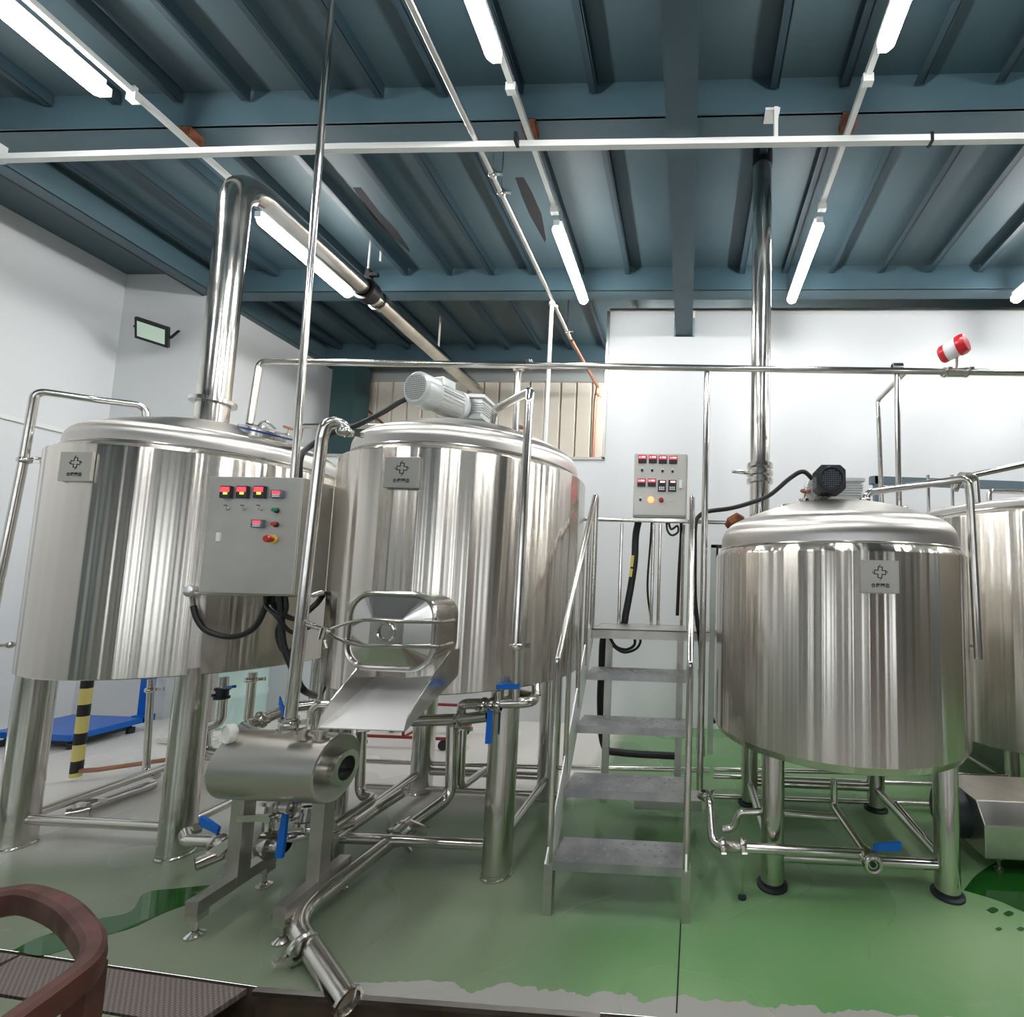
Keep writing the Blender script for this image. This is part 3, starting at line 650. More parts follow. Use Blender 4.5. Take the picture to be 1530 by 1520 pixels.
# ------------------------------------------------------------------ stairs and platform
SX0, SX1 = -0.60, 0.022
treads = [(2.15, 0.23), (2.32, 0.473), (2.52, 0.719), (2.72, 0.962)]
st = thing('access_stairs', 'steel stair with four chequer plate treads and tube handrails leading to a small platform', 'stairs', (-0.29, 2.4, 0))
for (y, z) in treads:
    g = MB(); g.box(((SX0 + SX1) / 2, y + 0.10, z - 0.004), (SX1 - SX0 - .03, 0.20, 0.008)); g.box(((SX0 + SX1) / 2, y + 0.004, z - 0.0245), (SX1 - SX0 - .032, 0.007, 0.032)); g.box(((SX0 + SX1) / 2, y + 0.196, z - 0.0245), (SX1 - SX0 - .032, 0.007, 0.032))
    td = g.build('tread', M['tread'], st)
    g = MB()
    for r in range(4):
        for k in range(10):
            g.lathe([(0.009, 0), (0.008, 0.0022), (0.004, 0.003), (0.003, 0.001)], (SX0 + .07 + k * .054 + (.027 if r % 2 else 0), y + .03 + r * .045, z), (0, 0, 1), 8)
    s_ = g.build('grip_dimples', M['tread'], td); s_['kind'] = 'stuff'
PY0, PY1, PZ = 2.88, 3.28, 1.205
g = MB(); g.box(((SX0 + 0.15) / 2, (PY0 + PY1) / 2, PZ - .004), (0.15 - SX0, PY1 - PY0, 0.008)); g.box(((SX0 + .15) / 2, PY0 + .004, PZ - .03), (0.15 - SX0, 0.008, 0.06)); g.box((SX0 + .004, (PY0 + PY1) / 2, PZ - .03), (0.008, PY1 - PY0, 0.06)); g.box(((SX0 + .15) / 2, PY1 - .004, PZ - .03), (0.15 - SX0, 0.008, 0.06))
g.build('platform', M['frame'], st)
for x in (SX0, SX1):
    g = MB(); a = V(x, 2.16, 0.20); b2 = V(x, 2.88, 1.19)
    g.bar(a, b2, 0.008, 0.17, (0, -1, 1)); g.build('stringer', M['chute'], st)
    g = MB(); g.box((x, 2.165, 0.115), (0.04, 0.045, 0.23)); g.build('leg', M['frame'], st)
    g = MB(); g.box((x + (0.06 if x < -.3 else -.06), 3.24, 0.59), (0.045, 0.045, 1.18)); g.build('leg', M['frame'], st)
    # handrail: upright, slope, upright
    P = [V(x - .0, 2.145, 0.23), V(x, 2.145, 1.13), V(x, 2.86, 2.05), V(x, 2.90, 2.05), V(x, 2.90, 1.2)]
    g = MB(); g.tube(fillet(P, 0.03, 5), 0.0165, 12); g.build('handrail', M['pipe'], st)
    for (y, zt, zb) in ((2.37, 1.40, 0.50), (2.58, 1.68, 0.80), (2.74, 1.88, 1.0)):
        MB().tube([V(x, y, zb), V(x, y, zt)], 0.013, 10).build('baluster', M['pipe'], st)
# toe plates on the left stringer (small slotted bracket)
rr = thing('platform_railing', 'steel railing with uprights along the back of the small platform', 'railing', (-0.3, 3.25, 1.2))
zr = 1.93; YR = 3.25
g = MB(); g.tube([at(868, 776, YR), at(1084, 781, YR)], 0.014, 12); g.build('top_rail', M['pipe'], rr)
for px in (927, 975, 985, 1020):
    x = at(px, 850, YR).x; MB().tube([V(x, YR, 1.206), V(x, YR, zr - .005)], 0.012, 10).build('baluster', M['pipe'], rr)
p = at(1098, 782, YR)
g = MB(); g.tube([p + V(-.045, 0, -.03), p + V(-.02, -.02, 0), p + V(.02, -.03, .03), p + V(.05, -.02, .02)], [0.035, 0.052, 0.046, 0.03], 10); g.build('brown_cap', M['rust'], rr)

# ------------------------------------------------------------------ control cabinets
YCB = 2.2
TL, TR, BL, BR = (-2.462, 1.992), (-1.966, 1.992), (-2.462, 1.393), (-1.966, 1.393)
cab = thing('control_cabinet', 'large grey steel control cabinet between the left and middle tanks', 'control box', ((TL[0] + TR[0]) / 2, YCB + .1, 1.393))
g = MB(); g.box(((TL[0] + TR[0]) / 2, YCB + .105, (1.992 + 1.393) / 2), (TR[0] - TL[0], 0.20, 0.599)); g.build('body', M['cabinet'], cab, bevel=0.004)
g = MB(); g.box(((TL[0] + TR[0]) / 2, YCB + .005, (1.992 + 1.393) / 2), (TR[0] - TL[0] - .006, 0.012, 0.593)); cd_ = g.build('door', M['cabinet'], cab, bevel=0.003)
def cpt(px, py): return at(px, py, YCB - .001)
def meter(t, p, w_, h_, nm, face, yf):
    g = MB(); g.box((p.x, yf - .008, p.z), (w_, 0.02, h_)); return g.build(nm, face, t, bevel=0.002)
yf = YCB - .001
for k, px in enumerate((341, 365.5, 391)):
    p = cpt(px, 736); d = meter(cab, p, 0.056, 0.062, 'temperature_display', M['blackplastic'], yf)
    yy = yf - .0185
    g = MB(); g.box((p.x, yy, p.z + .012), (0.046, 0.002, 0.024)); g.build('red_screen', M['ledred'], d)
    text_mesh(['184', '180', '203'][k], 0.016, (p.x + .004, yy - .0012, p.z - .009), (1, 0, 0), (0, 0, 1), 'green_digits', M['ledgreen'], d, 0.0005, 0.0006)
for (px, py) in ((417, 739), (388, 783)):
    p = cpt(px, py); d = meter(cab, p, 0.060, 0.040, 'panel_display', M['darkblue'], yf); yy = yf - .0185
    g = MB(); g.box((p.x, yy, p.z + .007), (0.040, 0.002, 0.013)); g.build('red_screen', M['ledred'], d)
    g = MB()
    for r in range(2):
        for c in range(4): g.box((p.x - .015 + c * .010, yy, p.z - .005 - r * .008), (0.008, 0.002, 0.006))
    g.build('keys', M['lampbody'], d)
for px in (340, 365, 389):
    p = cpt(px, 760); g = MB(); g.disc(p, (0, -1, 0), 0.010, 0.008, 16); g.bar(p + V(-.002, -.010, -.009), p + V(.004, -.010, .009), 0.006, 0.008, (0, -1, 0)); g.build('selector_switch', M['alupaint'], cab)
    g = MB(); g.box((p.x - .012, yf - .0015, p.z + .016), (0.020, 0.001, 0.004)); g.build('switch_legend', M['etch'], cab)
for (px, py, m) in ((414, 763, 'greenbtn'), (413, 784, 'redbtn')):
    p = cpt(px, py); g = MB(); g.lathe([(0.014, 0), (0.014, 0.008), (0.012, 0.010)], p, (0, -1, 0), 16); k = g.build('button_collar', M['dark'], cab)
    g = MB(); g.disc(p + V(0, -.006, 0), (0, -1, 0), 0.010, 0.018, 16); g.build('push_button', M[m], cab)
p = cpt(408, 806); g = MB(); g.disc(p, (0, -1, 0), 0.023, 0.003, 20); g.build('yellow_ring', M['yellow'], cab)
g = MB(); g.lathe([(0.011, 0), (0.011, .02), (0.018, .022), (0.019, .036), (0.015, .042), (0, .043)], p, (0, -1, 0), 20); g.build('stop_button', M['redbtn'], cab)
p = cpt(328, 803); g = MB(); g.box((p.x, yf - .006, p.z), (0.018, 0.014, 0.048)); g.build('door_lock', M['lampbody'], cab, bevel=0.005)
p = at(450, 829, YCB + .08); g = MB(); g.disc(V(TR[0] - .002, YCB + .09, 1.58), (1, 0, 0), 0.010, 0.006, 12); g.build('side_plug', M['alupaint'], cab)
# bracket bar under the cabinet with a ball end
zb_ = 1.385; g = MB(); g.tube([at(292, 886, 2.25), at(470, 890, 2.25)], 0.009, 10); br_ = g.build('support_bar', M['pipe'], cab)
g = MB(); g.sphere(at(285, 884, 2.25), 0.030); g.build('ball_end', M['aluminium'], br_)
g = MB(); g.tube([at(466, 890, 2.25), at(480, 886, 2.28), at(486, 886, 2.45)], 0.013, 10); g.build('tank_bracket', M['pipe'], br_)
g = MB(); g.tube([at(286, 887, 2.25), at(289, 908, 2.25)], 0.011, 10); g.build('cable_gland', M['pipe'], br_)
# conduit feeding the cabinet from the ceiling
px_ = at(440, 705, 2.3)
tube_thing('cabinet_conduit', 'tall thin steel conduit rising from the left control cabinet to the ceiling', 'pipe', [V(px_.x, 2.3, 1.992), V(at(495, 5, 2.23).x, 2.23, ZD - .002)], 0.018, 0)

def cable(label, pts, r, grp=None, name='power_cable'):
    t = thing(name, label, 'cable', min((Vector(p) for p in pts), key=lambda q: q.z), grp)
    MB().tube(smooth(pts), r, 10).build('sheath', M['black'], t); return t
cable('black cable looping from the ball end under the left control cabinet', [at(289, 906, 2.25), at(295, 925, 2.25), at(310, 943, 2.26), at(345, 952, 2.28), at(378, 940, 2.29), at(396, 908, 2.30), at(400, 884, 2.30)], 0.014)
cable('black cable hanging straight down under the right side of the left cabinet', [at(418, 884, 2.30), at(420, 920, 2.30), at(424, 965, 2.30), at(440, 1005, 2.32), at(452, 1030, 2.30), at(470, 1040, 2.50)], 0.016)
cable('black cable curling close to the vertical steel pipe below the left cabinet', [at(425, 884, 2.30), at(428, 910, 2.30), at(414, 945, 2.30), at(424, 975, 2.32), at(438, 970, 2.34)], 0.010)
cable('black cable slanting right from the left cabinet towards the middle tank', [at(408, 884, 2.32), at(410, 905, 2.32), at(440, 925, 2.30), at(470, 905, 2.30), at(482, 890, 2.40)], 0.014)
cable('thin black cable bundled below the left control cabinet', [at(396, 884, 2.28), at(398, 905, 2.28), at(412, 920, 2.24), at(436, 945, 2.30), at(462, 938, 2.30)], 0.010)
cable('black cable sagging over the left tank lid to the silver motor', [at(447, 720, 2.5), at(449, 684, 2.5), at(462, 668, 2.55), at(500, 645, 2.6), at(530, 637, 2.6), at(570, 617, 2.62), at(605, 597, 2.66), at(640, 590, 2.68)], 0.016)

YB2 = 3.2
bx = thing('control_box', 'smaller grey control box with red displays on the platform railing', 'control box', at(986, 776, YB2))
cx_ = (at(948, 676, YB2).x + at(1028, 680, YB2).x) / 2; bw = 0.385; zt2, zb2 = 2.43, 1.965; zc_ = (zt2 + zb2) / 2
g = MB(); g.box((cx_, YB2 + .09, zc_), (bw, 0.17, zt2 - zb2)); g.build('body', M['cabinet'], bx, bevel=0.012)
g = MB(); g.box((cx_, YB2, zc_ + .005), (bw - .012, 0.012, zt2 - zb2 - .02)); g.build('door', M['cabinet'], bx, bevel=0.003)
g = MB(); g.box((cx_, YB2 + .07, zb2 - .012), (bw + .02, 0.08, 0.02)); g.build('mounting_bar', M['pipe'], bx)
yf2 = YB2 - .007
def p2(px, py): return at(px, py, yf2)
for (px, py) in ((960, 686.5), (975.5, 686.5), (990.5, 687), (1006, 687.5), (958.5, 721.5), (974, 721.5)):
    p = p2(px, py); g = MB(); g.box((p.x, yf2 - .006, p.z), (0.058, 0.014, 0.056)); d = g.build('temperature_display', M['blackplastic'], bx, bevel=0.002)
    g = MB(); g.box((p.x, yf2 - .0135, p.z + .012), (0.050, 0.002, 0.022)); g.build('red_screen', M['ledred'], d)
    g = MB(); g.box((p.x + .008, yf2 - .015, p.z + .013), (0.026, 0.002, 0.008)); g.box((p.x - .017, yf2 - .015, p.z + .012), (0.007, 0.002, 0.007)); g.build('lit_digits', M['ledpale'], d)
for px in (989, 1004.5):
    p = p2(px, 726.5); g = MB(); g.box((p.x, yf2 - .006, p.z), (0.056, 0.014, 0.082)); d = g.build('drive_keypad', M['blackplastic'], bx, bevel=0.002)
    g = MB(); g.box((p.x + .004, yf2 - .0135, p.z + .028), (0.034, 0.002, 0.010)); g.build('lit_digits', M['ledpale'], d)
    g = MB()
    for r in range(2):
        for c in range(3): g.box((p.x - .014 + c * .014, yf2 - .0135, p.z - .012 - r * .014), (0.010, 0.002, 0.010))
    g.build('keys', M['lampbody'], d)
for (px, py) in ((959.5, 703), (974.5, 703.5), (990, 704.5), (1005, 705), (957, 747)):
    p = p2(px, py); g = MB(); g.disc(p, (0, -1, 0), 0.009, 0.012, 14); g.build('selector_switch', M['dark'], bx)
    g = MB(); g.box((p.x, yf2 - .001, p.z + .017), (0.016, 0.002, 0.008)); g.build('switch_legend', M['lampbody'], bx)
p = p2(972.5, 747); g = MB(); g.lathe([(0.022, 0), (0.022, .01), (0.016, .018), (0, .020)], p, (0, -1, 0), 20); g.build('indicator_lamp', M['ledorange'], bx)
p = p2(988, 747.5); g = MB(); g.lathe([(0.017, 0), (0.017, .02), (0.013, .026), (0, .027)], p, (0, -1, 0), 20); g.build('stop_button', M['redbtn'], bx)
p = p2(1003, 748.5); g = MB(); g.disc(p, (0, -1, 0), 0.008, 0.006, 12); g.build('key_lock', M['alupaint'], bx)
p = p2(1017, 724); g = MB(); g.box((p.x, yf2 - .005, p.z), (0.024, 0.012, 0.062)); g.build('door_lock', M['lampbody'], bx, bevel=0.005)
# cables of the small box
ty = cable('thick black cable bundle with yellow tags hanging left under the small control box', [V(at(955, 778, YB2 + .08).x, YB2 + .08, 1.97), at(950, 800, YB2 + .125), at(948, 840, YB2 + .125), at(942, 880, YB2 + .125), at(935, 917, YB2 + .125), at(930, 935, YB2 + .13), at(904, 946, 3.36), at(899, 1000, 3.4), at(897, 1060, 3.45), at(903, 1115, 3.5), at(930, 1125, 3.5), at(1010, 1130, 3.5)], 0.026)
g = MB(); a_, b_ = at(945.5, 830, YB2 + .07), at(943.5, 847, YB2 + .07); g.bar(a_, b_, 0.022, 0.006, (0, -1, 0)); a_, b_ = at(943.5, 850, YB2 + .07), at(941.5, 862, YB2 + .07); g.bar(a_, b_, 0.022, 0.006, (0, -1, 0)); g.build('yellow_tag', M['yellow'], ty)
cable('thin black cable dropping from the middle of the small control box', [V(at(974, 778, YB2 + .08).x, YB2 + .08, 1.97), at(972, 810, YB2 + .125), at(968, 860, YB2 + .125), at(968, 890, YB2 + .125), at(972, 920, YB2 + .125)], 0.008)
cable('black cable dropping beside the upright under the small control box', [V(at(1018, 781, YB2 + .08).x, YB2 + .08, 1.97), at(1018, 800, YB2 + .125), at(1015, 850, YB2 + .125), at(1012, 920, YB2 + .12)], 0.013)
cable('black cable looping in small coils at the right under the small control box', [V(at(996, 779, YB2 + .08).x, YB2 + .08, 1.97), at(997, 792, YB2 + .06), at(1004, 800, YB2 + .05), at(1013, 795, YB2 + .06), at(1012, 786, YB2 + .07), at(1003, 791, YB2 + .05), at(999, 781, YB2 + .08)], 0.008)
cable('black cable hanging in loops below the platform', [at(910, 951, 3.2), at(920, 966, 3.2), at(935, 971, 3.2), at(947, 965, 3.2), at(948, 955, 3.2), at(940, 949, 3.2)], 0.010)
cable('second black cable hanging in a wider loop below the platform', [at(906, 951, 3.24), at(916, 965, 3.24), at(932, 975, 3.24), at(950, 970, 3.24), at(957, 958, 3.24), at(952, 950, 3.24)], 0.009)
cable('black cable running from the black motor over the wall and down by the stairs', [o + ax * .12 + V(-.06, 0, .03), at(1200, 705, 2.75), at(1180, 715, 2.75), at(1150, 740, 2.8), at(1120, 752, 2.85), at(1090, 760, 2.9), at(1060, 764, 2.90), at(1046, 770, 2.85), at(1039, 785, 2.83), at(1038, 830, 2.83), at(1038, 890, 2.83), at(1042, 930, 2.83), at(1047, 970, 2.83), at(1046, 1050, 2.83), at(1044, 1120, 2.83)], 0.014)

# ------------------------------------------------------------------ overhead cleaning line
YP = 2.78
z0_, z1_ = at(390, 541, YP), at(1530, 558, YP)
ln = thing('cleaning_line', 'long horizontal steel pipe crossing above the tanks with drops to the lids', 'pipe', (0, YP, 2.5))
P = [at(376, 622, YP), at(388, 540, YP), at(1700, 560, YP)]; P[0] = at(373, 634, 2.68); P[1] = at(388, 540, 2.72)
MB().tube(fillet(P, 0.05), 0.020, 14).build('pipe', M['pipe'], ln)
x = at(775, 545, YP).x; zz = at(775, 545, YP).z
MB().tube([V(x, YP, zz), V(x, YP, 2.38)], 0.020, 12).build('drop_pipe', M['pipe'], ln)
x = at(1340, 556, YP).x; zz = at(1340, 556, YP).z
MB().tube([V(x, YP, zz), V(x, YP, 1.90)], 0.017, 12).build('drop_pipe', M['pipe'], ln)
a = at(1352, 557, YP); MB().tube(fillet([a, at(1312, 598, 3.17), at(1318, 778, 3.17)], 0.02), 0.016, 12).build('drop_pipe', M['pipe'], ln)
for px in (775, 1340): 
    p = at(px, 549, YP); g = MB(); g.lathe([(0.021, -.03), (0.026, -.03), (0.026, .03), (0.021, .03)], p, (1, 0, 0), 16); g.build('tee', M['pipe'], ln)
for (px, py) in ((793, 545), (1411, 557), (1443, 557)): clamp(ln, at(px, py, YP), (1, 0, 0), 0.02)
g = MB(); g.tube([at(1411, 557, YP), at(1443, 557, YP)], 0.028, 14); g.build('sensor_body', M['pipe'], ln)
sn = thing('flow_sensor', 'red and white round sensor head standing on the overhead steel pipe', 'sensor', at(1429, 550, YP))
g = MB(); g.tube([at(1429, 553, YP), at(1430, 528, YP)], 0.009, 10); g.build('stem', M['pipe'], sn)
c0 = at(1426, 521, YP); axs = V(0.62, -0.75, 0.20).normalized()
MB().lathe([(0, -.045), (0.052, -.045), (0.056, -.03), (0.056, .02), (0.05, .03)], c0, axs, 24).build('housing', M['lampbody'], sn)
MB().lathe([(0.05, .02), (0.062, .022), (0.064, .05), (0.055, .07), (0, .072)], c0, axs, 24).build('red_cover', M['red'], sn)
MB().lathe([(0, -.085), (0.045, -.083), (0.056, -.07), (0.056, -.045), (0, -.045)], c0, axs, 24).build('rear_cover', M['red'], sn)

# post carrying the line, through the platform
pp = at(1057, 560, YP - .03)
tube_thing('line_post', 'slim vertical steel post between the stairs and the low tank, holding the overhead pipe', 'post', [V(at(1057, 556, YP).x, YP, 0.30), V(at(1057, 556, YP).x, YP, at(1057, 556, YP).z)], 0.020, 0)
tube_thing('guide_post', 'short bright steel post right beside the control box, behind the stair handrail', 'post', [V(at(1033, 740, 3.0).x, 3.05, 1.206), V(at(1034, 742, 3.05).x, 3.05, at(1034, 742, 3.05).z)], 0.016, 0)

# ------------------------------------------------------------------ pipes on the tanks
YL = 2.42
t = tube_thing('cleaning_pipe', 'bent steel pipe standing at the far left beside the left tank, reaching over its lid', 'pipe', [at(0, 862, YL), at(35, 690, YL), at(53, 584, YL), at(140, 597, YL + .12), at(216, 606, YL + .3), at(220, 640, YL + .32)], 0.020, 0.045)
clamp(t, at(37, 688, YL), (0, 0, 1), 0.020)
g = MB(); g.tube([at(37, 687, YL), at(78, 685, YL + .12)], 0.010, 10); g.sphere(at(52, 687, YL + .04), 0.018, 10); g.build('bracket', M['pipe'], t)
t2 = tube_thing('cleaning_pipe', 'lower left steel pipe end with a clamp beside the left tank', 'pipe', [at(0, 862, YL), at(-22, 990, YL), at(-40, 1080, YL)], 0.018, 0)
g = MB(); g.tube([at(-5, 965, YL), at(40, 962, YL + .15)], 0.011, 10); g.sphere(at(15, 964, YL + .06), 0.020, 10); g.build('bracket', M['pipe'], t2)

YH = 1.96
t = tube_thing('hook_pipe', 'steel pipe rising from the drum and ending in a hook beside the middle tank', 'pipe', [at(432, 1090, YH), at(481, 655, YH), at(487, 632, YH), at(512, 630, YH + .04), at(517, 650, YH + .05)], 0.024, 0.05)
clamp(t, at(516, 646, YH + .05), (0, 0, 1), 0.024, 'ferrule')
clamp(t, at(433, 1082, YH), (0, 0, 1), 0.024)
g = MB(); g.tube([at(458, 930, YH), V(DC.x - .33, 1.93, DC.z + .02)], 0.009, 8); g.build('stay', M['pipe'], t)

YD = 2.1
t = tube_thing('lid_pipe', 'steel pipe running from the middle tank lid over its right front and down the shell', 'pipe', [at(737, 640, 2.55), at(740, 612, 2.55), at(793, 584, 2.25), at(791, 600, 2.22), at(771, 968, 2.16)], 0.022, 0.035)
clamp(t, at(772, 966, 2.16), (0, 0, 1), 0.022)
g = MB(); g.tube([at(772, 966, 2.16), at(771, 1020, 2.2)], 0.018, 12); g.build('lower_spool', M['pipe'], t)

YR2 = 2.52
t = tube_thing('cleaning_pipe', 'bent steel pipe from the low tank lid reaching right and down beside the shell', 'pipe', [at(1292, 752, 2.66), at(1296, 736, 2.66), at(1446, 715, YR2), at(1449, 740, YR2), at(1462, 985, YR2)], 0.021, 0.04)
clamp(t, at(1292, 748, 2.66), (0, 0, 1), 0.021)
g = MB(); g.tube([at(1437, 962, YR2 + .04), at(1460, 969, YR2)], 0.010, 10); g.build('bracket', M['pipe'], t)
t = tube_thing('branch_pipe', 'steel pipe slanting up to the right edge above the tank behind', 'pipe', [at(1427, 733, 3.0), at(1436, 714, 3.0), at(1560, 688, 3.0)], 0.020, 0.03)
t = tube_thing('branch_pipe', 'thick bent steel pipe end behind the low tank pipe at the right', 'pipe', [at(1436, 712, 2.9), at(1455, 712, 2.95), at(1458, 752, 2.95)], 0.028, 0.04)
t = tube_thing('branch_pipe', 'small bent steel pipe rising from the lid of the tank at the right edge', 'pipe', [at(1478, 752, 3.6), at(1478, 734, 3.6), at(1560, 736, 3.6)], 0.018, 0.03)
for k, px in enumerate((1387, 1423)):
    pb_ = at(px, 740, 4.0 + .1 * k); pb_.z = 2.112; t = thing('rail_upright', ['thin steel upright on the tank behind, left of the pair', 'thin steel upright on the tank behind, right of the pair'][k], 'post', pb_); MB().tube([pb_, V(pb_.x, pb_.y, at(px, 710, pb_.y).z)], 0.014, 10).build('post', M['pipe'], t)
t = tube_thing('lid_elbow', 'small curved steel elbow on the low tank lid', 'pipe', [at(1338, 768, 3.1), at(1345, 758, 3.1), at(1358, 762, 3.1), at(1357, 775, 3.1)], 0.016, 0.03)
# slate steel frame on the back wall at right
fr = thing('steel_frame', 'dark slate steel frame standing against the white wall behind the right tanks', 'frame', at(1310, 770, 4.4))
g = MB(); a, b2 = at(1300, 718, 4.4), at(1545, 727, 4.4); g.bar(a, b2, 0.06, 0.075); g.build('top_beam', M['darkblue'], fr)
g = MB(); a = at(1311, 712, 4.4); g.box((a.x, 4.4, a.z / 2), (0.07, 0.06, a.z + .0)); g.build('upright', M['darkblue'], fr)
# blue-white sight strip behind the stairs
fr = thing('gauge_frame', 'narrow white upright with a dark edge left of the low tank', 'frame', at(1065, 1078, 4.2))
g = MB(); a = at(1066, 815, 4.2); b2 = at(1063, 1080, 4.2); g.box((a.x, 4.2, a.z / 2), (0.05, 0.04, a.z)); g.build('upright', M['alupaint'], fr)
g = MB(); g.box((a.x + .06, 4.2, a.z - .01), (0.16, 0.04, 0.03)); g.box((a.x + .035, 4.2, (a.z + b2.z) / 2), (0.02, 0.045, a.z - b2.z)); g.build('dark_edge', M['black'], fr)

# small fittings on the lids
def lid_valve(label, p, r=0.022, wheel=True, grp=None):
    t = thing('lid_fitting', label, 'valve', p, grp)
    MB().lathe([(r * 1.6, 0), (r * 1.6, .012), (r, .015), (r, .06), (r * 1.4, .062), (r * 1.4, .075), (0, .076)], p, (0, 0, 1), 16).build('body', M['pipe'], t)
    if wheel:
        MB().tube([p + V(0, 0, .07), p + V(0.01, 0, .12)], 0.005, 8).build('spindle', M['pipe'], t)
        MB().torus(p + V(0.01, 0, .122), (0.2, 0, 1), 0.026, 0.008, 16, 6).build('hand_wheel', M['copper'], t)
    return t
def lid_z(c, zt, H, r): return zt + H - 0.02 - 0.16 * (r / R0) ** 2 * 1.0
lid_valve('hand wheel fitting on the left tank lid beside the overhead drop pipe', V(-2.83, 3.0, 2.40))
lid_valve('small capped fitting on the left tank lid next to the steam duct', V(-2.93, 2.9, 2.42), 0.03, False)
t = thing('lid_hatch', 'round manhole hatch with a blue seal on the left tank lid', 'hatch', V(-2.68, 2.72, 2.36))
MB().lathe([(0.0, 0), (.13, 0), (.14, .01), (.14, .035)], V(-2.70, 2.72, 2.345), (0.22, -.1, 1), 28).build('neck', M['pipe'], t)
MB().lathe([(.135, .036), (.143, .036), (.143, .047), (.135, .047)], V(-2.70, 2.72, 2.345), (0.22, -.1, 1), 28).build('seal', M['navy'], t)
MB().lathe([(.14, .047), (.14, .06), (.08, .07), (0, .075)], V(-2.70, 2.72, 2.345), (0.22, -.1, 1), 28).build('cover', M['lid'], t)
g = MB(); g.tube(smooth([V(-2.78, 2.72, 2.42), V(-2.70, 2.70, 2.46), V(-2.62, 2.70, 2.41)]), 0.007, 8); g.build('hatch_handle', M['pipe'], t)
lid_valve('black handled fitting at the foot of the drop pipe on the middle tank lid', V(-1.16, 2.95, 2.405))
lid_valve('hand wheel fitting on the low tank lid left of the black motor', V(0.70, 2.78, 1.96))
t = thing('lid_hatch', 'round manhole hatch on the low tank lid left of the motor', 'hatch', V(0.64, 2.72, 1.93))
MB().lathe([(0, 0), (.12, 0), (.13, .01), (.13, .03), (.09, .045), (0, .05)], V(0.66, 2.72, 1.93), (-.15, -.1, 1), 28).build('cover', M['lid'], t)
g = MB(); g.tube(smooth([V(0.50, 2.68, 1.93), V(0.55, 2.66, 1.97), V(0.64, 2.66, 1.99)]), 0.007, 8); g.build('hatch_handle', M['pipe'], t)
t = tube_thing('crossover_pipe', 'short level steel pipe between the left and middle tank lids', 'pipe', [at(447, 660, 3.3), at(452, 637, 3.3), at(590, 637, 3.3)], 0.020, 0.03)

# ------------------------------------------------------------------ drum on its frame
yd = 2.06
dl, dr = V(-2.06, yd, 0.635), V(-1.56, yd, 0.635); rd = 0.145
dm = thing('grant_drum', 'horizontal steel drum on a square tube frame in front of the tanks', 'vessel', (-1.81, yd, 0))
MB().lathe([(0, 0), (rd * .6, 0), (rd - .03, .008), (rd, .035), (rd, .50)], dl, (1, 0, 0), 48).build('shell', M['drum'], dm)
MB().lathe([(rd, .50), (rd - .006, .505), (rd - .02, .500), (0, .497)], dl, (1, 0, 0), 48).build('end_plate', M['drum'], dm)
MB().lathe([(.060, .497), (.060, .53), (.078, .53), (.078, .545), (.052, .545), (.052, .50)], dl, (1, 0, 0), 32).build('port_ring', M['pipe'], dm)
MB().disc(dl + V(.4975, 0, 0), (1, 0, 0), .053, .006, 32).build('port_opening', M['black'], dm)  # black disc stands for the dark inside of the port
for x in (-2.0, -1.625):
    g = MB(); g.box((x, yd + .02, (0.52 + 0.125) / 2 + .0), (0.06, 0.06, 0.40)); g.build('post', M['frame'], dm)
    g = MB(); g.box((x, 2.07, 0.125), (0.055, 0.36, 0.05)); bb = g.build('base_beam', M['frame'], dm)
    for y in (1.915, 2.225):
        g = MB(); g.box((x, y, 0.085), (0.054, 0.049, 0.031)); g.tube([V(x, y, 0.075), V(x, y, 0.02)], 0.010, 8); g.lathe([(0, 0), (0.034, 0), (0.034, .008), (.012, .022)], V(x, y, 0), (0, 0, 1), 16); g.build('levelling_foot', M['pipe'], bb)
# dial, valves on top
def valve(t, p, axis, hd, r=0.024, L=0.12, m='blue', body=True, hw=0.026):
    p, ax, hd = Vector(p), Vector(axis).normalized(), Vector(hd).normalized()
    if body:
        MB().lathe([(r, -.03), (r * 1.5, -.028), (r * 1.5, -.018), (r * 1.25, -.016), (r * 1.25, .016), (r * 1.5, .018), (r * 1.5, .028), (r, .03)], p, ax, 18).build('valve_body', M['pipe'], t)
    s_ = ax.cross(hd).normalized()
    g = MB(); n = 8; q = p + ax * 0.0
    vs_ = []
    for i in range(n + 1):
        u_ = i / n; wd = hw * (0.62 + 0.38 * math.sin(min(1, u_ * 1.25) * PI * 0.5)) * (1.1 if i < 2 else 1)
        c_0 = q + hd * (0.02 + L * u_)
        side = ax if abs(ax.z) < 2 else s_
        vs_ += [c_0 + side * wd * .5 + s_ * .008, c_0 - side * wd * .5 + s_ * .008, c_0 - side * wd * .5 - s_ * .008, c_0 + side * wd * .5 - s_ * .008]
    fs_ = [(i * 4 + k, i * 4 + (k + 1) % 4, i * 4 + 4 + (k + 1) % 4, i * 4 + 4 + k) for i in range(n) for k in range(4)] + [(0, 1, 2, 3), (n * 4 + 3, n * 4 + 2, n * 4 + 1, n * 4)]
    g.add(vs_, fs_); return g.build('valve_handle', M[m], t, bevel=0.003)
MB().lathe([(0, 0), (.038, 0), (.042, .006), (.042, .03), (.036, .032), (.036, .026), (0, .026)], at(340, 1098, 1.96) + V(0, 0.03, 0), (-.35, -.9, 0), 24).build('dial_gauge', M['dial'], dm)
g = MB(); g.tube([at(340, 1110, 2.0), at(348, 1128, 2.04)], 0.008, 8); g.build('gauge_stem', M['pipe'], dm)
valve(dm, at(430, 1082, YH), (0, 0, 1), V(-.32, -.1, .9), 0.026, 0.09, hw=0.034)
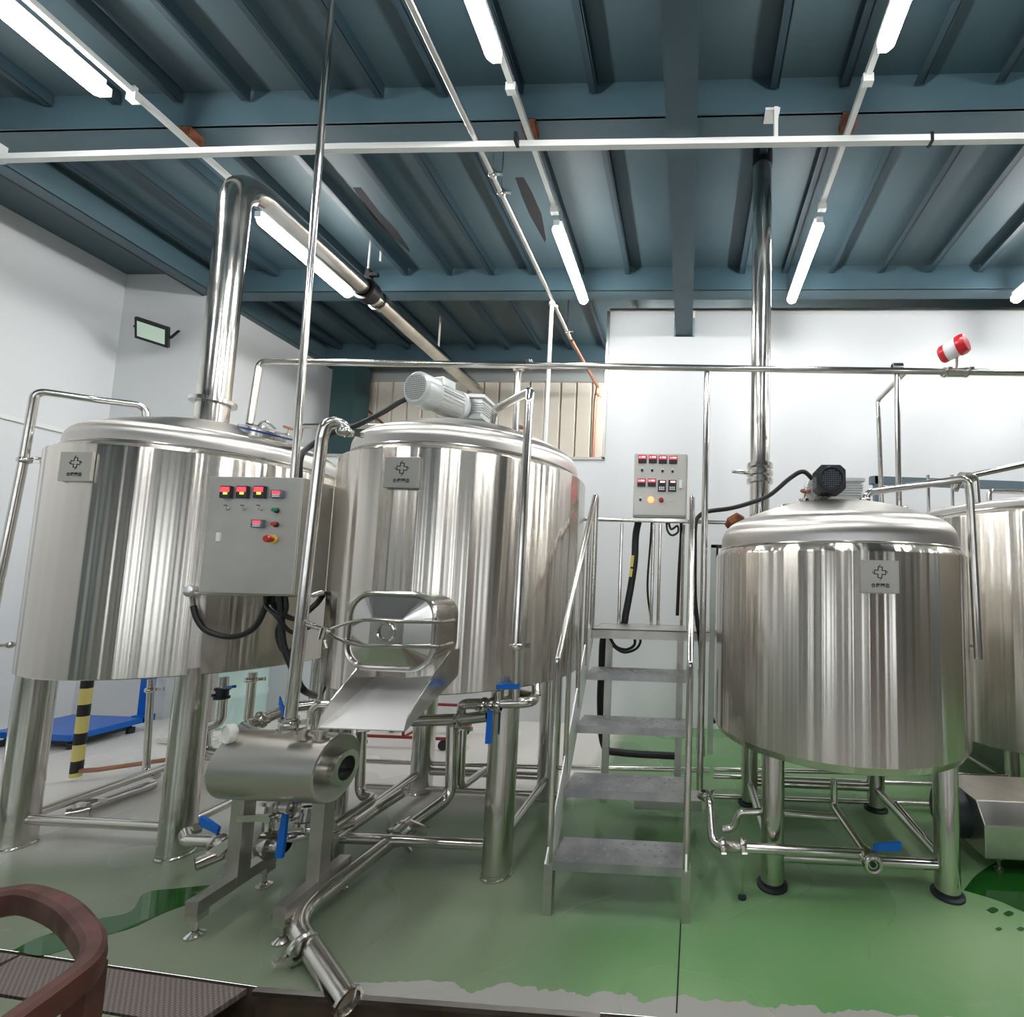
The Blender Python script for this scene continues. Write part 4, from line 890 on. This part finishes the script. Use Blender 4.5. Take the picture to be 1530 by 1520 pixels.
g = MB(); g.tube(fillet([V(-1.78, 2.16, .78), V(-1.78, 2.16, .88), V(-1.66, 2.18, .88), V(-1.66, 2.18, .77)], .04), 0.018, 12); g.build('return_bend', M['pipe'], dm)
g = MB()
for x in (-1.70, -1.62): g.lathe([(.02, 0), (.02, .03), (.03, .03), (.03, .045), (0, .046)], V(x, 2.02, .765), (0, 0, 1), 14)
g.build('top_port', M['pipe'], dm)
# pump and valves below the drum
vp = thing('pump_valves', 'cluster of steel valves and elbows with a hanging blue lever beneath the drum', 'valve', V(-1.80, 2.15, 0.2))
p = at(418, 1265, 2.12)
for dx, dz, s in ((-.09, .10, 1), (0.0, .10, 1), (.08, .08, 1)):
    MB().lathe([(.022, 0), (.04, .002), (.04, .016), (.026, .02), (.026, .06), (.04, .062), (.04, .078), (.022, .08)], p + V(dx, .03, dz), (0, 0.2, 1), 16).build('valve_body', M['pipe'], vp)
MB().lathe([(0, 0), (.045, 0), (.055, .01), (.055, .05), (.062, .052), (.062, .066), (.035, .07), (.035, .12)], p + V(-.10, .02, -.0), (1, -.1, 0), 24).build('pump_head', M['pipe'], vp)
MB().tube(fillet([p + V(-.09, .03, .10), p + V(-.09, .03, .02), p + V(0, .03, .02), p + V(.12, .1, .02), p + V(.2, .2, .02)], .035), 0.024, 12).build('elbow', M['pipe'], vp)
MB().sphere(p + V(.10, .05, .06), 0.034, 14).build('ball', M['pipe'], vp)
valve(vp, at(428, 1205, 2.05), (1, 0, 0), V(-.05, 0, -1), 0.022, 0.20, hw=0.034)
g = MB(); g.bar(at(355, 1223, 2.05), at(404, 1222, 2.05), 0.012, 0.028); g.disc(at(404, 1222, 2.04), (0, -1, 0), 0.018, 0.02, 12); g.build('clamp_arm', M['pipe'], vp)
dv = thing('drain_valve', 'steel drain valve with blue lever and open pipe end left of the drum', 'valve', V(-2.25, 2.15, 0.2))
q = at(312, 1252, 2.12)
MB().tube(fillet([at(325, 1258, 2.10), at(280, 1256, 2.12), at(276, 1244, 2.2), at(300, 1236, 2.25)], .045), 0.025, 14).build('elbow', M['pipe'], dv)
MB().lathe([(.024, 0), (.038, .002), (.038, .018), (.028, .02), (.028, .05), (.038, .052), (.038, .068), (.024, .07)], at(322, 1258, 2.10), (1, -.2, -.1), 18).build('valve_body', M['pipe'], dv)
valve(dv, at(332, 1244, 2.10), (0.2, 0, 1), V(-1, .1, .35), 0.024, 0.11, body=False, hw=0.04)
MB().lathe([(.030, 0), (.030, .09), (.024, .09), (.024, .02), (0, .02)], at(334, 1274, 2.08), V(-.55, -.8, -.12), 20).build('open_end', M['pipe'], dv)
for a, b2 in (((352, 1250), (298, 1284)), ((345, 1258), (303, 1296))):
    g = MB(); g.bar(at(*a, 2.06), at(*b2, 2.03), 0.006, 0.022); g.build('lever', M['pipe'], dv)

# ------------------------------------------------------------------ pipework below the middle tank
ov = thing('outlet_manifold', 'outlet pipe of the middle tank with two blue lever valves', 'pipe', V(-1.05, 2.4, 0.8))
YO = 2.32
MB().tube(fillet([at(690, 1062, YO + .1), at(692, 1052, YO), at(795, 1050, YO), at(800, 1042, YO + .12), at(770, 1036, YO + .2)], .05), 0.026, 14).build('pipe', M['pipe'], ov)
MB().tube(fillet([at(770, 1052, YO), at(771, 1018, YO), ], .03), 0.022, 12).build('riser', M['pipe'], ov)
MB().tube([at(802, 1040, YO + .12), at(800, 1015, YO + .16)], 0.024, 12).build('tank_outlet', M['pipe'], ov)
for px in (723, 735, 745): clamp(ov, at(px, 1054, YO), (1, 0, 0), 0.026)
valve(ov, at(737, 1027, YO - .04), (0.06, 0, 1), V(1, 0, .10), 0.024, 0.115, body=False, hw=0.034)
valve(ov, at(733, 1052, YO - .06), (1, 0, 0), V(0, 0, -1), 0.024, 0.17, body=False, hw=0.030)
g = MB(); g.tube([at(745, 1050, YO), at(745, 1030, YO - .03)], 0.02, 12); g.build('valve_neck', M['pipe'], ov)
dk = tube_thing('header_pipe', 'dark steel header pipe below the chute and middle tank', 'pipe', [at(618, 1077, 2.42), at(690, 1075, 2.42), at(730, 1070, 2.40)], 0.030, 0.04)
clamp(dk, at(685, 1078, 2.42), (1, 0, 0), 0.03)
g = MB(); g.bar(at(690, 1086, 2.36), at(705, 1090, 2.3), 0.012, 0.018); g.build('clamp_wing', M['pipe'], dk)

dp = thing('drain_pipe', 'long steel drain pipe running from the middle tank forward into the floor trench', 'pipe', V(-1.5, 2.2, 0.02))
P = [at(676, 1082, 2.72), at(674, 1190, 2.72), at(602, 1243, 2.50), V(-1.585, 1.95, 0.075), V(-1.57, 1.875, 0.075), V(-1.17, 1.655, 0.005)]
MB().tube(fillet(P[:3], .09), 0.034, 16).build('upper_pipe', M['pipe'], dp)
MB().tube(fillet([P[2], P[3] + V(-.02, -.02, 0), V(-1.16, 1.665, 0.016)], .17, 12), 0.037, 16).build('lower_pipe', M['pipe'], dp)
g = MB(); g.lathe([(.036, 0), (.048, .002), (.048, .016), (.038, .018)], V(-1.16, 1.665, 0.016), (.43, -.22, -.05), 18); g.build('ferrule', M['pipe'], dp)
q = P[2]; clamp(dp, q, P[3] - P[2], 0.038)
g = MB(); g.lathe([(.036, -.06), (.05, -.055), (.053, .0), (.05, .055), (.036, .06)], q, P[3] - P[2], 18); g.bar(q + V(.03, 0, .05), q + V(.13, .02, .0), 0.014, 0.03); g.bar(q + V(-.02, 0, -.03), q + V(.05, .0, -.10), 0.012, 0.02); g.build('valve_body', M['pipe'], dp)
clamp(dp, V(-1.46, 1.82, .055), (.43, -.22, -.05), 0.037)
t = tube_thing('vertical_pipe', 'vertical steel pipe just right of the drain pipe under the middle tank', 'pipe', [at(692, 1090, 2.78), at(688, 1178, 2.78), at(725, 1150, 3.0)], 0.022, 0.04)
t = tube_thing('vertical_pipe', 'vertical steel pipe under the chute bending forward to the drum', 'pipe', [at(541, 1092, 2.45), at(537, 1190, 2.45), at(562, 1192, 2.40), at(500, 1235, 2.2)], 0.024, 0.05)
t = tube_thing('floor_pipe', 'steel pipe slanting forward along the floor behind the drum', 'pipe', [at(600, 1186, 2.75), at(560, 1212, 2.6), at(500, 1253, 2.35)], 0.028, 0.05)
t = tube_thing('transfer_pipe', 'upper of two level steel pipes crossing behind the tank legs', 'pipe', [at(533, 1137, 3.25), at(850, 1148, 3.25)], 0.016, 0)
t = tube_thing('transfer_pipe', 'lower of two level steel pipes crossing behind the tank legs', 'pipe', [at(548, 1175, 3.22), at(850, 1188, 3.22)], 0.020, 0)
t = tube_thing('transfer_pipe', 'level steel pipe low in the background under the stair treads', 'pipe', [at(850, 1147, 3.6), at(1060, 1151, 3.6)], 0.018, 0)

# pipes under the left tank
lv = thing('outlet_valve', 'outlet pipe and dark valve hanging under the right side of the left tank', 'valve', at(330, 1100, 2.75))
MB().tube(fillet([at(335, 1012, 2.75), at(330, 1080, 2.75), at(306, 1088, 2.75), at(308, 1122, 2.75), at(330, 1126, 2.75)], .05), 0.024, 14).build('pipe', M['pipe'], lv)
MB().lathe([(.024, -.035), (.04, -.033), (.04, -.02), (.032, -.018), (.032, .018), (.04, .02), (.04, .033), (.024, .035)], at(332, 1036, 2.75), (0, 0, 1), 18).build('valve_body', M['dark'], lv)
g = MB(); g.bar(at(290, 1041, 2.72), at(322, 1039, 2.72), 0.014, 0.016); g.build('lever', M['dark'], lv)
g = MB(); g.bar(at(336, 1028, 2.70), at(350, 1026, 2.66), 0.02, 0.016); g.build('blue_lever', M['blue'], lv)
t = tube_thing('vertical_pipe', 'steel pipe with a ring joint dropping under the left tank near the mint barrel', 'pipe', [at(378, 1005, 3.1), at(371, 1075, 3.1)], 0.026, 0)
clamp(t, at(376, 1016, 3.1), (0, 0, 1), 0.026)
t = tube_thing('vertical_pipe', 'thin steel pipe dropping left of the front right leg of the left tank', 'pipe', [at(226, 1015, 3.1), at(218, 1155, 3.1), at(235, 1160, 3.05)], 0.020, 0.04)
clamp(t, at(225, 1031, 3.1), (0, 0, 1), 0.02)
t = thing('floor_valve', 'steel valve and pipe lying low between the legs of the left tank', 'valve', at(110, 1220, 2.75))
MB().tube([at(125, 1208, 2.75), at(230, 1172, 3.1)], 0.030, 14).build('pipe', M['pipe'], t)
MB().lathe([(0, 0), (.034, 0), (.034, .02), (.026, .022), (.026, .07), (.034, .072), (.034, .09)], at(98, 1218, 2.62), V(.6, .7, 0), 18).build('valve_body', M['pipe'], t)
g = MB(); g.bar(at(108, 1195, 2.7), at(160, 1196, 2.8), 0.012, 0.02); g.bar(at(108, 1195, 2.7), at(112, 1212, 2.7), 0.012, 0.012); g.build('lever', M['pipe'], t)
g = MB(); g.box(at(131, 1228, 2.72), (0.02, 0.02, 0.07)); g.build('stand', M['pipe'], t)

# pipework under and beside the low tank
t = thing('tank_outlet', 'outlet pipe of the low tank with a round valve and blue lever near the floor', 'pipe', at(1300, 1300, 2.3))
YV = 2.33
MB().tube(fillet([at(1047, 1188, 2.6), at(1060, 1195, 2.5), at(1065, 1262, YV + .05), at(1100, 1266, YV), at(1290, 1276, YV)], .05), 0.023, 14).build('pipe', M['pipe'], t)
MB().lathe([(.0, 0), (.020, 0), (.020, .01), (.040, .01), (.044, .02), (.044, .05), (.03, .06), (.03, .09)], at(1305, 1293, YV - .07), (0, 1, .1), 24).build('valve_body', M['pipe'], t)
MB().torus(at(1305, 1293, YV - .072), (0, 1, .1), 0.034, 0.009, 24, 8).build('port_ring', M['pipe'], t)
MB().disc(at(1305, 1293, YV - .074), (0, 1, .1), 0.014, 0.01, 16).build('dark_port', M['dark'], t)  # dark disc in place of the shaded valve hole
valve(t, at(1300, 1266, YV - .02), (0.1, 0, 1), V(1, .1, .02), 0.024, 0.13, body=False, hw=0.040)
for px in (1080, 1110): clamp(t, at(px, 1264, YV), (1, 0, 0), 0.023)
MB().tube([at(1110, 1268, YV), at(1109, 1345, YV)], 0.006, 8).build('support_rod', M['pipe'], t)
MB().lathe([(0, 0), (.02, 0), (.02, .01), (0, .011)], V(at(1109, 1345, YV).x, YV, 0), (0, 0, 1), 12).build('support_foot', M['dark'], t)
MB().tube(fillet([at(1246, 1165, 2.75), at(1246, 1205, 2.75), at(1298, 1280, YV)], .04), 0.020, 14).build('down_pipe', M['pipe'], t)
clamp(t, at(1053, 1187, 2.55), (0, 0, 1), 0.023)
t = tube_thing('crossing_pipe', 'small stepped steel pipe low in the shade behind the low tank outlet', 'pipe', [at(1080, 1240, 2.5), at(1096, 1238, 2.5), at(1104, 1214, 2.5), at(1140, 1213, 2.5), at(1250, 1222, 2.5)], 0.018, 0.04)
for k, (y0, y1, Y, lbl) in enumerate(((1190, 1208, 3.3, 'lowest of three level steel pipes behind the low tank legs'), (1160, 1178, 3.4, 'middle of three level steel pipes behind the low tank legs'), (1150, 1160, 3.5, 'topmost of three level steel pipes behind the low tank legs'))):
    tube_thing('transfer_pipe', lbl, 'pipe', [at(1066, y0, Y), at(1560, y1, Y)], 0.016, 0)
t = tube_thing('diagonal_brace', 'diagonal steel bar low behind the low tank, falling to the right', 'bar', [at(1338, 1200, 2.9), at(1404, 1278, 2.55)], 0.014, 0)
t = tube_thing('vertical_pipe', 'thin steel pipe with a U bend beside the left edge of the low tank', 'pipe', [at(1046, 1000, 3.0), at(1050, 1130, 3.0)], 0.016, 0)

# grey box seen under the third tread
t = thing('junction_box', 'grey steel box seen between the two lowest stair treads', 'box', at(995, 1215, 2.95))
a, b2 = at(948, 1192, 2.95), at(1048, 1214, 2.95)
g = MB(); g.box(((a.x + b2.x) / 2, 3.02, (a.z + b2.z) / 2), (b2.x - a.x, 0.14, a.z - b2.z)); g.build('body', M['cabinet'], t, bevel=0.006)
g = MB(); g.box(((a.x + b2.x) / 2 - .08, 3.02, a.z + .012), (0.12, 0.1, 0.024)); g.build('label_strip', M['yellow'], t)
# motor cover at lower right
t = thing('pump_cover', 'boxy grey steel pump housing on the floor at the right edge', 'pump', V(1.75, 2.75, 0))
a = atz(1452, 1285, .06)
ax0 = at(1455, 1200, 2.65); zt_ = ax0.z
prof = [(0, 0.08), (0, zt_ - .10), (0.07, zt_ - .0), (0.42, zt_ - .0), (0.42, 0.08)]
g = MB(); xa = at(1466, 1240, 2.65).x
g.prism(prof, (xa, 2.62, 0), (0, 1, 0), (0, 0, 1), 0.9); g.build('cover', M['frame'], t, bevel=0.006)
g = MB(); g.lathe([(0, 0), (.11, 0), (.135, .015), (.135, .12), (0, .12)], V(xa - .12, 2.84, .22), (1, 0, 0), 28); g.build('pump_head', M['dark'], t)
for (dx, dy) in ((.1, .05), (.1, .36), (.8, .05), (.8, .36)):
    g = MB(); g.tube([V(xa + dx, 2.62 + dy, .08), V(xa + dx, 2.62 + dy, 0.01)], 0.008, 8); g.lathe([(0, 0), (.025, 0), (.025, .01), (0, .012)], V(xa + dx, 2.62 + dy, 0), (0, 0, 1), 12); g.build('foot', M['pipe'], t)

# ------------------------------------------------------------------ things at the back left
t = thing('platform_scale', 'blue platform scale with an upright column under the left tank', 'scale', atz(100, 1100, 0))
g = MB(); zs = 0.13; P = [atz(66, 1087, zs), atz(66, 1100, zs), atz(135, 1084, zs), atz(128, 1074, zs)]
P = [V(-5.75, 3.65, zs), V(-5.05, 3.65, zs), V(-5.05, 4.15, zs), V(-5.75, 4.15, zs)]
g.box((-5.40, 3.90, 0.105), (0.72, 0.52, 0.05)); g.build('weighing_plate', M['bluepaint'], t, bevel=0.006)
g = MB(); g.box((-5.40, 3.90, 0.06), (0.60, 0.42, 0.05)); g.build('base', M['dark'], t)
g = MB()
for x in (-5.7, -5.1):
    for y in (3.7, 4.1): g.disc(V(x, y, 0), (0, 0, 1), 0.03, 0.05, 12)
g.build('feet', M['black'], t)
g = MB(); g.box((-5.10, 4.20, 0.60), (0.07, 0.07, 1.0)); g.build('column', M['bluepaint'], t)
g = MB(); g.box((-5.10, 4.19, 0.11), (0.12, 0.10, 0.06)); g.build('column_foot', M['bluepaint'], t)
t = thing('hazard_pipe', 'vertical pipe wrapped in yellow and black tape under the left tank', 'pipe', atz(98, 1166, 0))
a = V(-4.30, 3.16, 0.03)
MB().tube([a, a + V(0.0, 0, 0.98)], 0.032, 14).build('taped_pipe', M['hazard'], t)
MB().tube(fillet([a + V(.03, 0, .04), a + V(.12, .03, .04), a + V(.95, .7, .04)], .03), 0.016, 12).build('floor_run', M['copper'], t)
t = thing('plastic_barrel', 'pale mint green plastic barrel against the wall behind the left tank', 'barrel', V(-4.42, 4.45, 0))
MB().lathe([(0, 0), (.17, 0), (.20, .03), (.20, .27), (.21, .29), (.21, .32), (.20, .34), (.20, .57), (.21, .59), (.21, .62), (.20, .64), (.20, .84), (.17, .9), (0, .9)], V(-4.42, 4.45, 0), (0, 0, 1), 32).build('body', M['mint'], t)
MB().torus(V(-4.42, 4.45, .88), (0, 0, 1), .185, .014, 32, 6).build('rim', M['mint'], t)
t = thing('white_crate', 'white case on the floor at the far left edge under the left tank', 'case', V(-6.0, 3.6, 0))
g = MB(); g.box((-5.98, 3.35, .28), (.42, .35, .06)); g.build('lid', M['lampbody'], t, bevel=.01); g = MB(); g.box((-5.98, 3.35, .13), (.38, .31, .24)); g.build('body', M['blackplastic'], t, bevel=.01)
t = thing('white_stand', 'white upright stand on the floor between the legs of the left tank', 'stand', V(-3.35, 3.9, 0))
a = at(296, 1150, 3.9)
g = MB(); g.box((a.x, 3.9, .62), (.05, .05, 1.2)); g.build('post', M['white'], t); g = MB(); g.box((a.x - .12, 3.9, .03), (.5, .06, .04)); g.build('base', M['white'], t)
t = tube_thing('suction_pipe', 'dark steel pipe slanting up behind the drum towards the middle tank', 'pipe', [V(-1.98, 2.12, .72), at(362, 1087, 2.35), at(440, 1056, 2.55), at(470, 1052, 2.6)], 0.030, 0.04)
clamp(t, at(390, 1076, 2.42), at(440, 1056, 2.55) - at(362, 1087, 2.35), 0.030)
# low red cart
t = thing('red_cart', 'low dark red tube frame cart far behind the middle tank legs', 'cart', V(-2.0, 4.2, 0))
yq = 4.0
xa_, xb_ = at(530, 1150, yq).x, at(668, 1150, yq).x
for z in (0.10, 0.28):
    g = MB(); g.tube([V(xa_, yq, z), V(xb_, yq, z)], 0.014, 8); g.tube([V(xa_, yq + .4, z), V(xb_, yq + .4, z)], 0.014, 8); g.build('rail', M['cartred'], t)
for x in (xa_, (xa_ + xb_) / 2, xb_):
    g = MB(); g.tube([V(x, yq, .10), V(x, yq, .28)], 0.012, 8); g.tube([V(x, yq, .10), V(x, yq + .4, .10)], 0.012, 8); g.build('strut', M['cartred'], t)
MB().tube([V(xb_ - .3, yq, .28), V(xb_ + .1, yq + .3, .85)], 0.014, 8).build('push_bar', M['cartred'], t)
for x in (xa_ + .05, xb_ - .05):
    for y in (yq, yq + .4):
        MB().lathe([(0, -.012), (.04, -.012), (.045, 0), (.04, .012), (0, .012)], V(x, y, .045), (0, 1, 0), 16).build('wheel', M['black'], t)

# floodlights on the pier
def flood(label, c, fwd, up, s=1.0):
    t = thing('floodlight', label, 'floodlight', c); fwd = Vector(fwd).normalized(); x = fwd.cross(Vector(up)).normalized(); u = x.cross(fwd)
    R = Matrix((x, -fwd, u)).transposed()
    MB().box(c, (.28 * s, .05, .24 * s), R).build('housing', M['black'], t, bevel=.008)
    MB().box(Vector(c) + fwd * .026, (.23 * s, .006, .17 * s), R).build('glass', M['glass'], t)
    g = MB(); g.bar(Vector(c) - x * .15 * s, Vector(c) - x * .15 * s - fwd * .16 + u * .06, .02, .012); g.bar(Vector(c) + x * .15 * s, Vector(c) + x * .15 * s - fwd * .16 + u * .06, .02, .012); g.build('yoke', M['black'], t)
    return t
flood('black floodlight with a pale glass on the white pier', at(228, 497, 4.3), (.35, -.75, -.55), (.2, 0, 1), .9)
flood('black floodlight partly hidden behind the bent steam duct', at(298, 512, 4.75), (.75, -.55, -.35), (0, 0, 1), .9)

# ------------------------------------------------------------------ brown chair in the near left corner
zc0 = 0.74
ch = thing('brown_chair', 'reddish brown chair back rail at the near bottom left corner', 'chair', V(-1.45, 0.9, 0))
px_path = [(-60, 1345), (0, 1337), (45, 1333), (95, 1352), (128, 1385), (140, 1412), (128, 1440), (85, 1475), (30, 1515), (-30, 1560)]
PP = smooth([atz(px, py, zc0) for px, py in px_path], 5)
g = MB(); n = len(PP); vs_ = []
for i, p in enumerate(PP):
    tn = (PP[min(i + 1, n - 1)] - PP[max(i - 1, 0)]).normalized(); s_ = tn.cross(V(0, 0, 1)).normalized()
    hh = 0.030; wd = 0.020
    for k in range(10):
        a = 2 * PI * k / 10; ca, sa = math.cos(a), math.sin(a)
        sg = lambda v: math.copysign(abs(v) ** 0.6, v)
        vs_.append(p + s_ * wd * sg(ca) + V(0, 0, hh * sg(sa) - 0.018))
g.add(vs_, [(i * 10 + k, i * 10 + (k + 1) % 10, i * 10 + 10 + (k + 1) % 10, i * 10 + 10 + k) for i in range(n - 1) for k in range(10)], True)
g.build('back_rail', M['chair'], ch)
pl = atz(132, 1432, zc0 - .02)
for (x, y) in ((pl.x, pl.y), (-1.86, 1.04), (-1.30, .52), (-1.80, .55)):
    g = MB(); g.bar(V(x, y, zc0 - .03), V(x, y, 0.42), 0.034, 0.05, (1, 0, 0)); g.bar(V(x, y, 0.42), V(x, y, 0.0), 0.030, 0.042, (1, 0, 0)); g.build('leg', M['chair'], ch, bevel=.006)
g = MB(); g.box((-1.47, .86, .44), (.40, .40, .035)); g.build('seat', M['chair'], ch, bevel=.01)

# ------------------------------------------------------------------ wet patches
def puddle(label, pts):
    P = smooth([atz(px, py, 0.0022) for px, py in pts] + [atz(*pts[0], 0.0022)], 5)[:-1]
    n = len(P); g = MB(); g.add(P + [p - V(0, 0, .002) for p in P], [tuple(range(n))] + [(i, (i + 1) % n, n + (i + 1) % n, n + i) for i in range(n)])
    o_ = g.build('puddle', M['wet']); tag(o_, label, 'puddle'); return o_
puddle('long wet puddle on the floor at the left in front of the drum frame', [(20, 1420), (60, 1400), (140, 1375), (195, 1362), (215, 1335), (260, 1328), (330, 1322), (345, 1328), (300, 1345), (250, 1362), (200, 1385), (150, 1400), (100, 1418), (60, 1428)])
puddle('wet dark green patch on the floor at the right edge', [(1440, 1330), (1462, 1305), (1500, 1285), (1560, 1282), (1600, 1330), (1570, 1375), (1525, 1360), (1490, 1345)])
for k, (px, py, r) in enumerate(((1483, 1360, 9), (1507, 1365, 8), (1492, 1388, 5), (1525, 1388, 6))):
    puddle(['small wet floor spot at the right, nearest to the tank leg', 'small wet floor spot at the right, second from the tank leg', 'tiny wet floor spot at the right, nearest to the viewer', 'small wet floor spot cut off by the right picture edge'][k], [(px - r, py), (px, py - r * .5), (px + r, py), (px, py + r * .5)])['group'] = 'wet spots near the right edge'
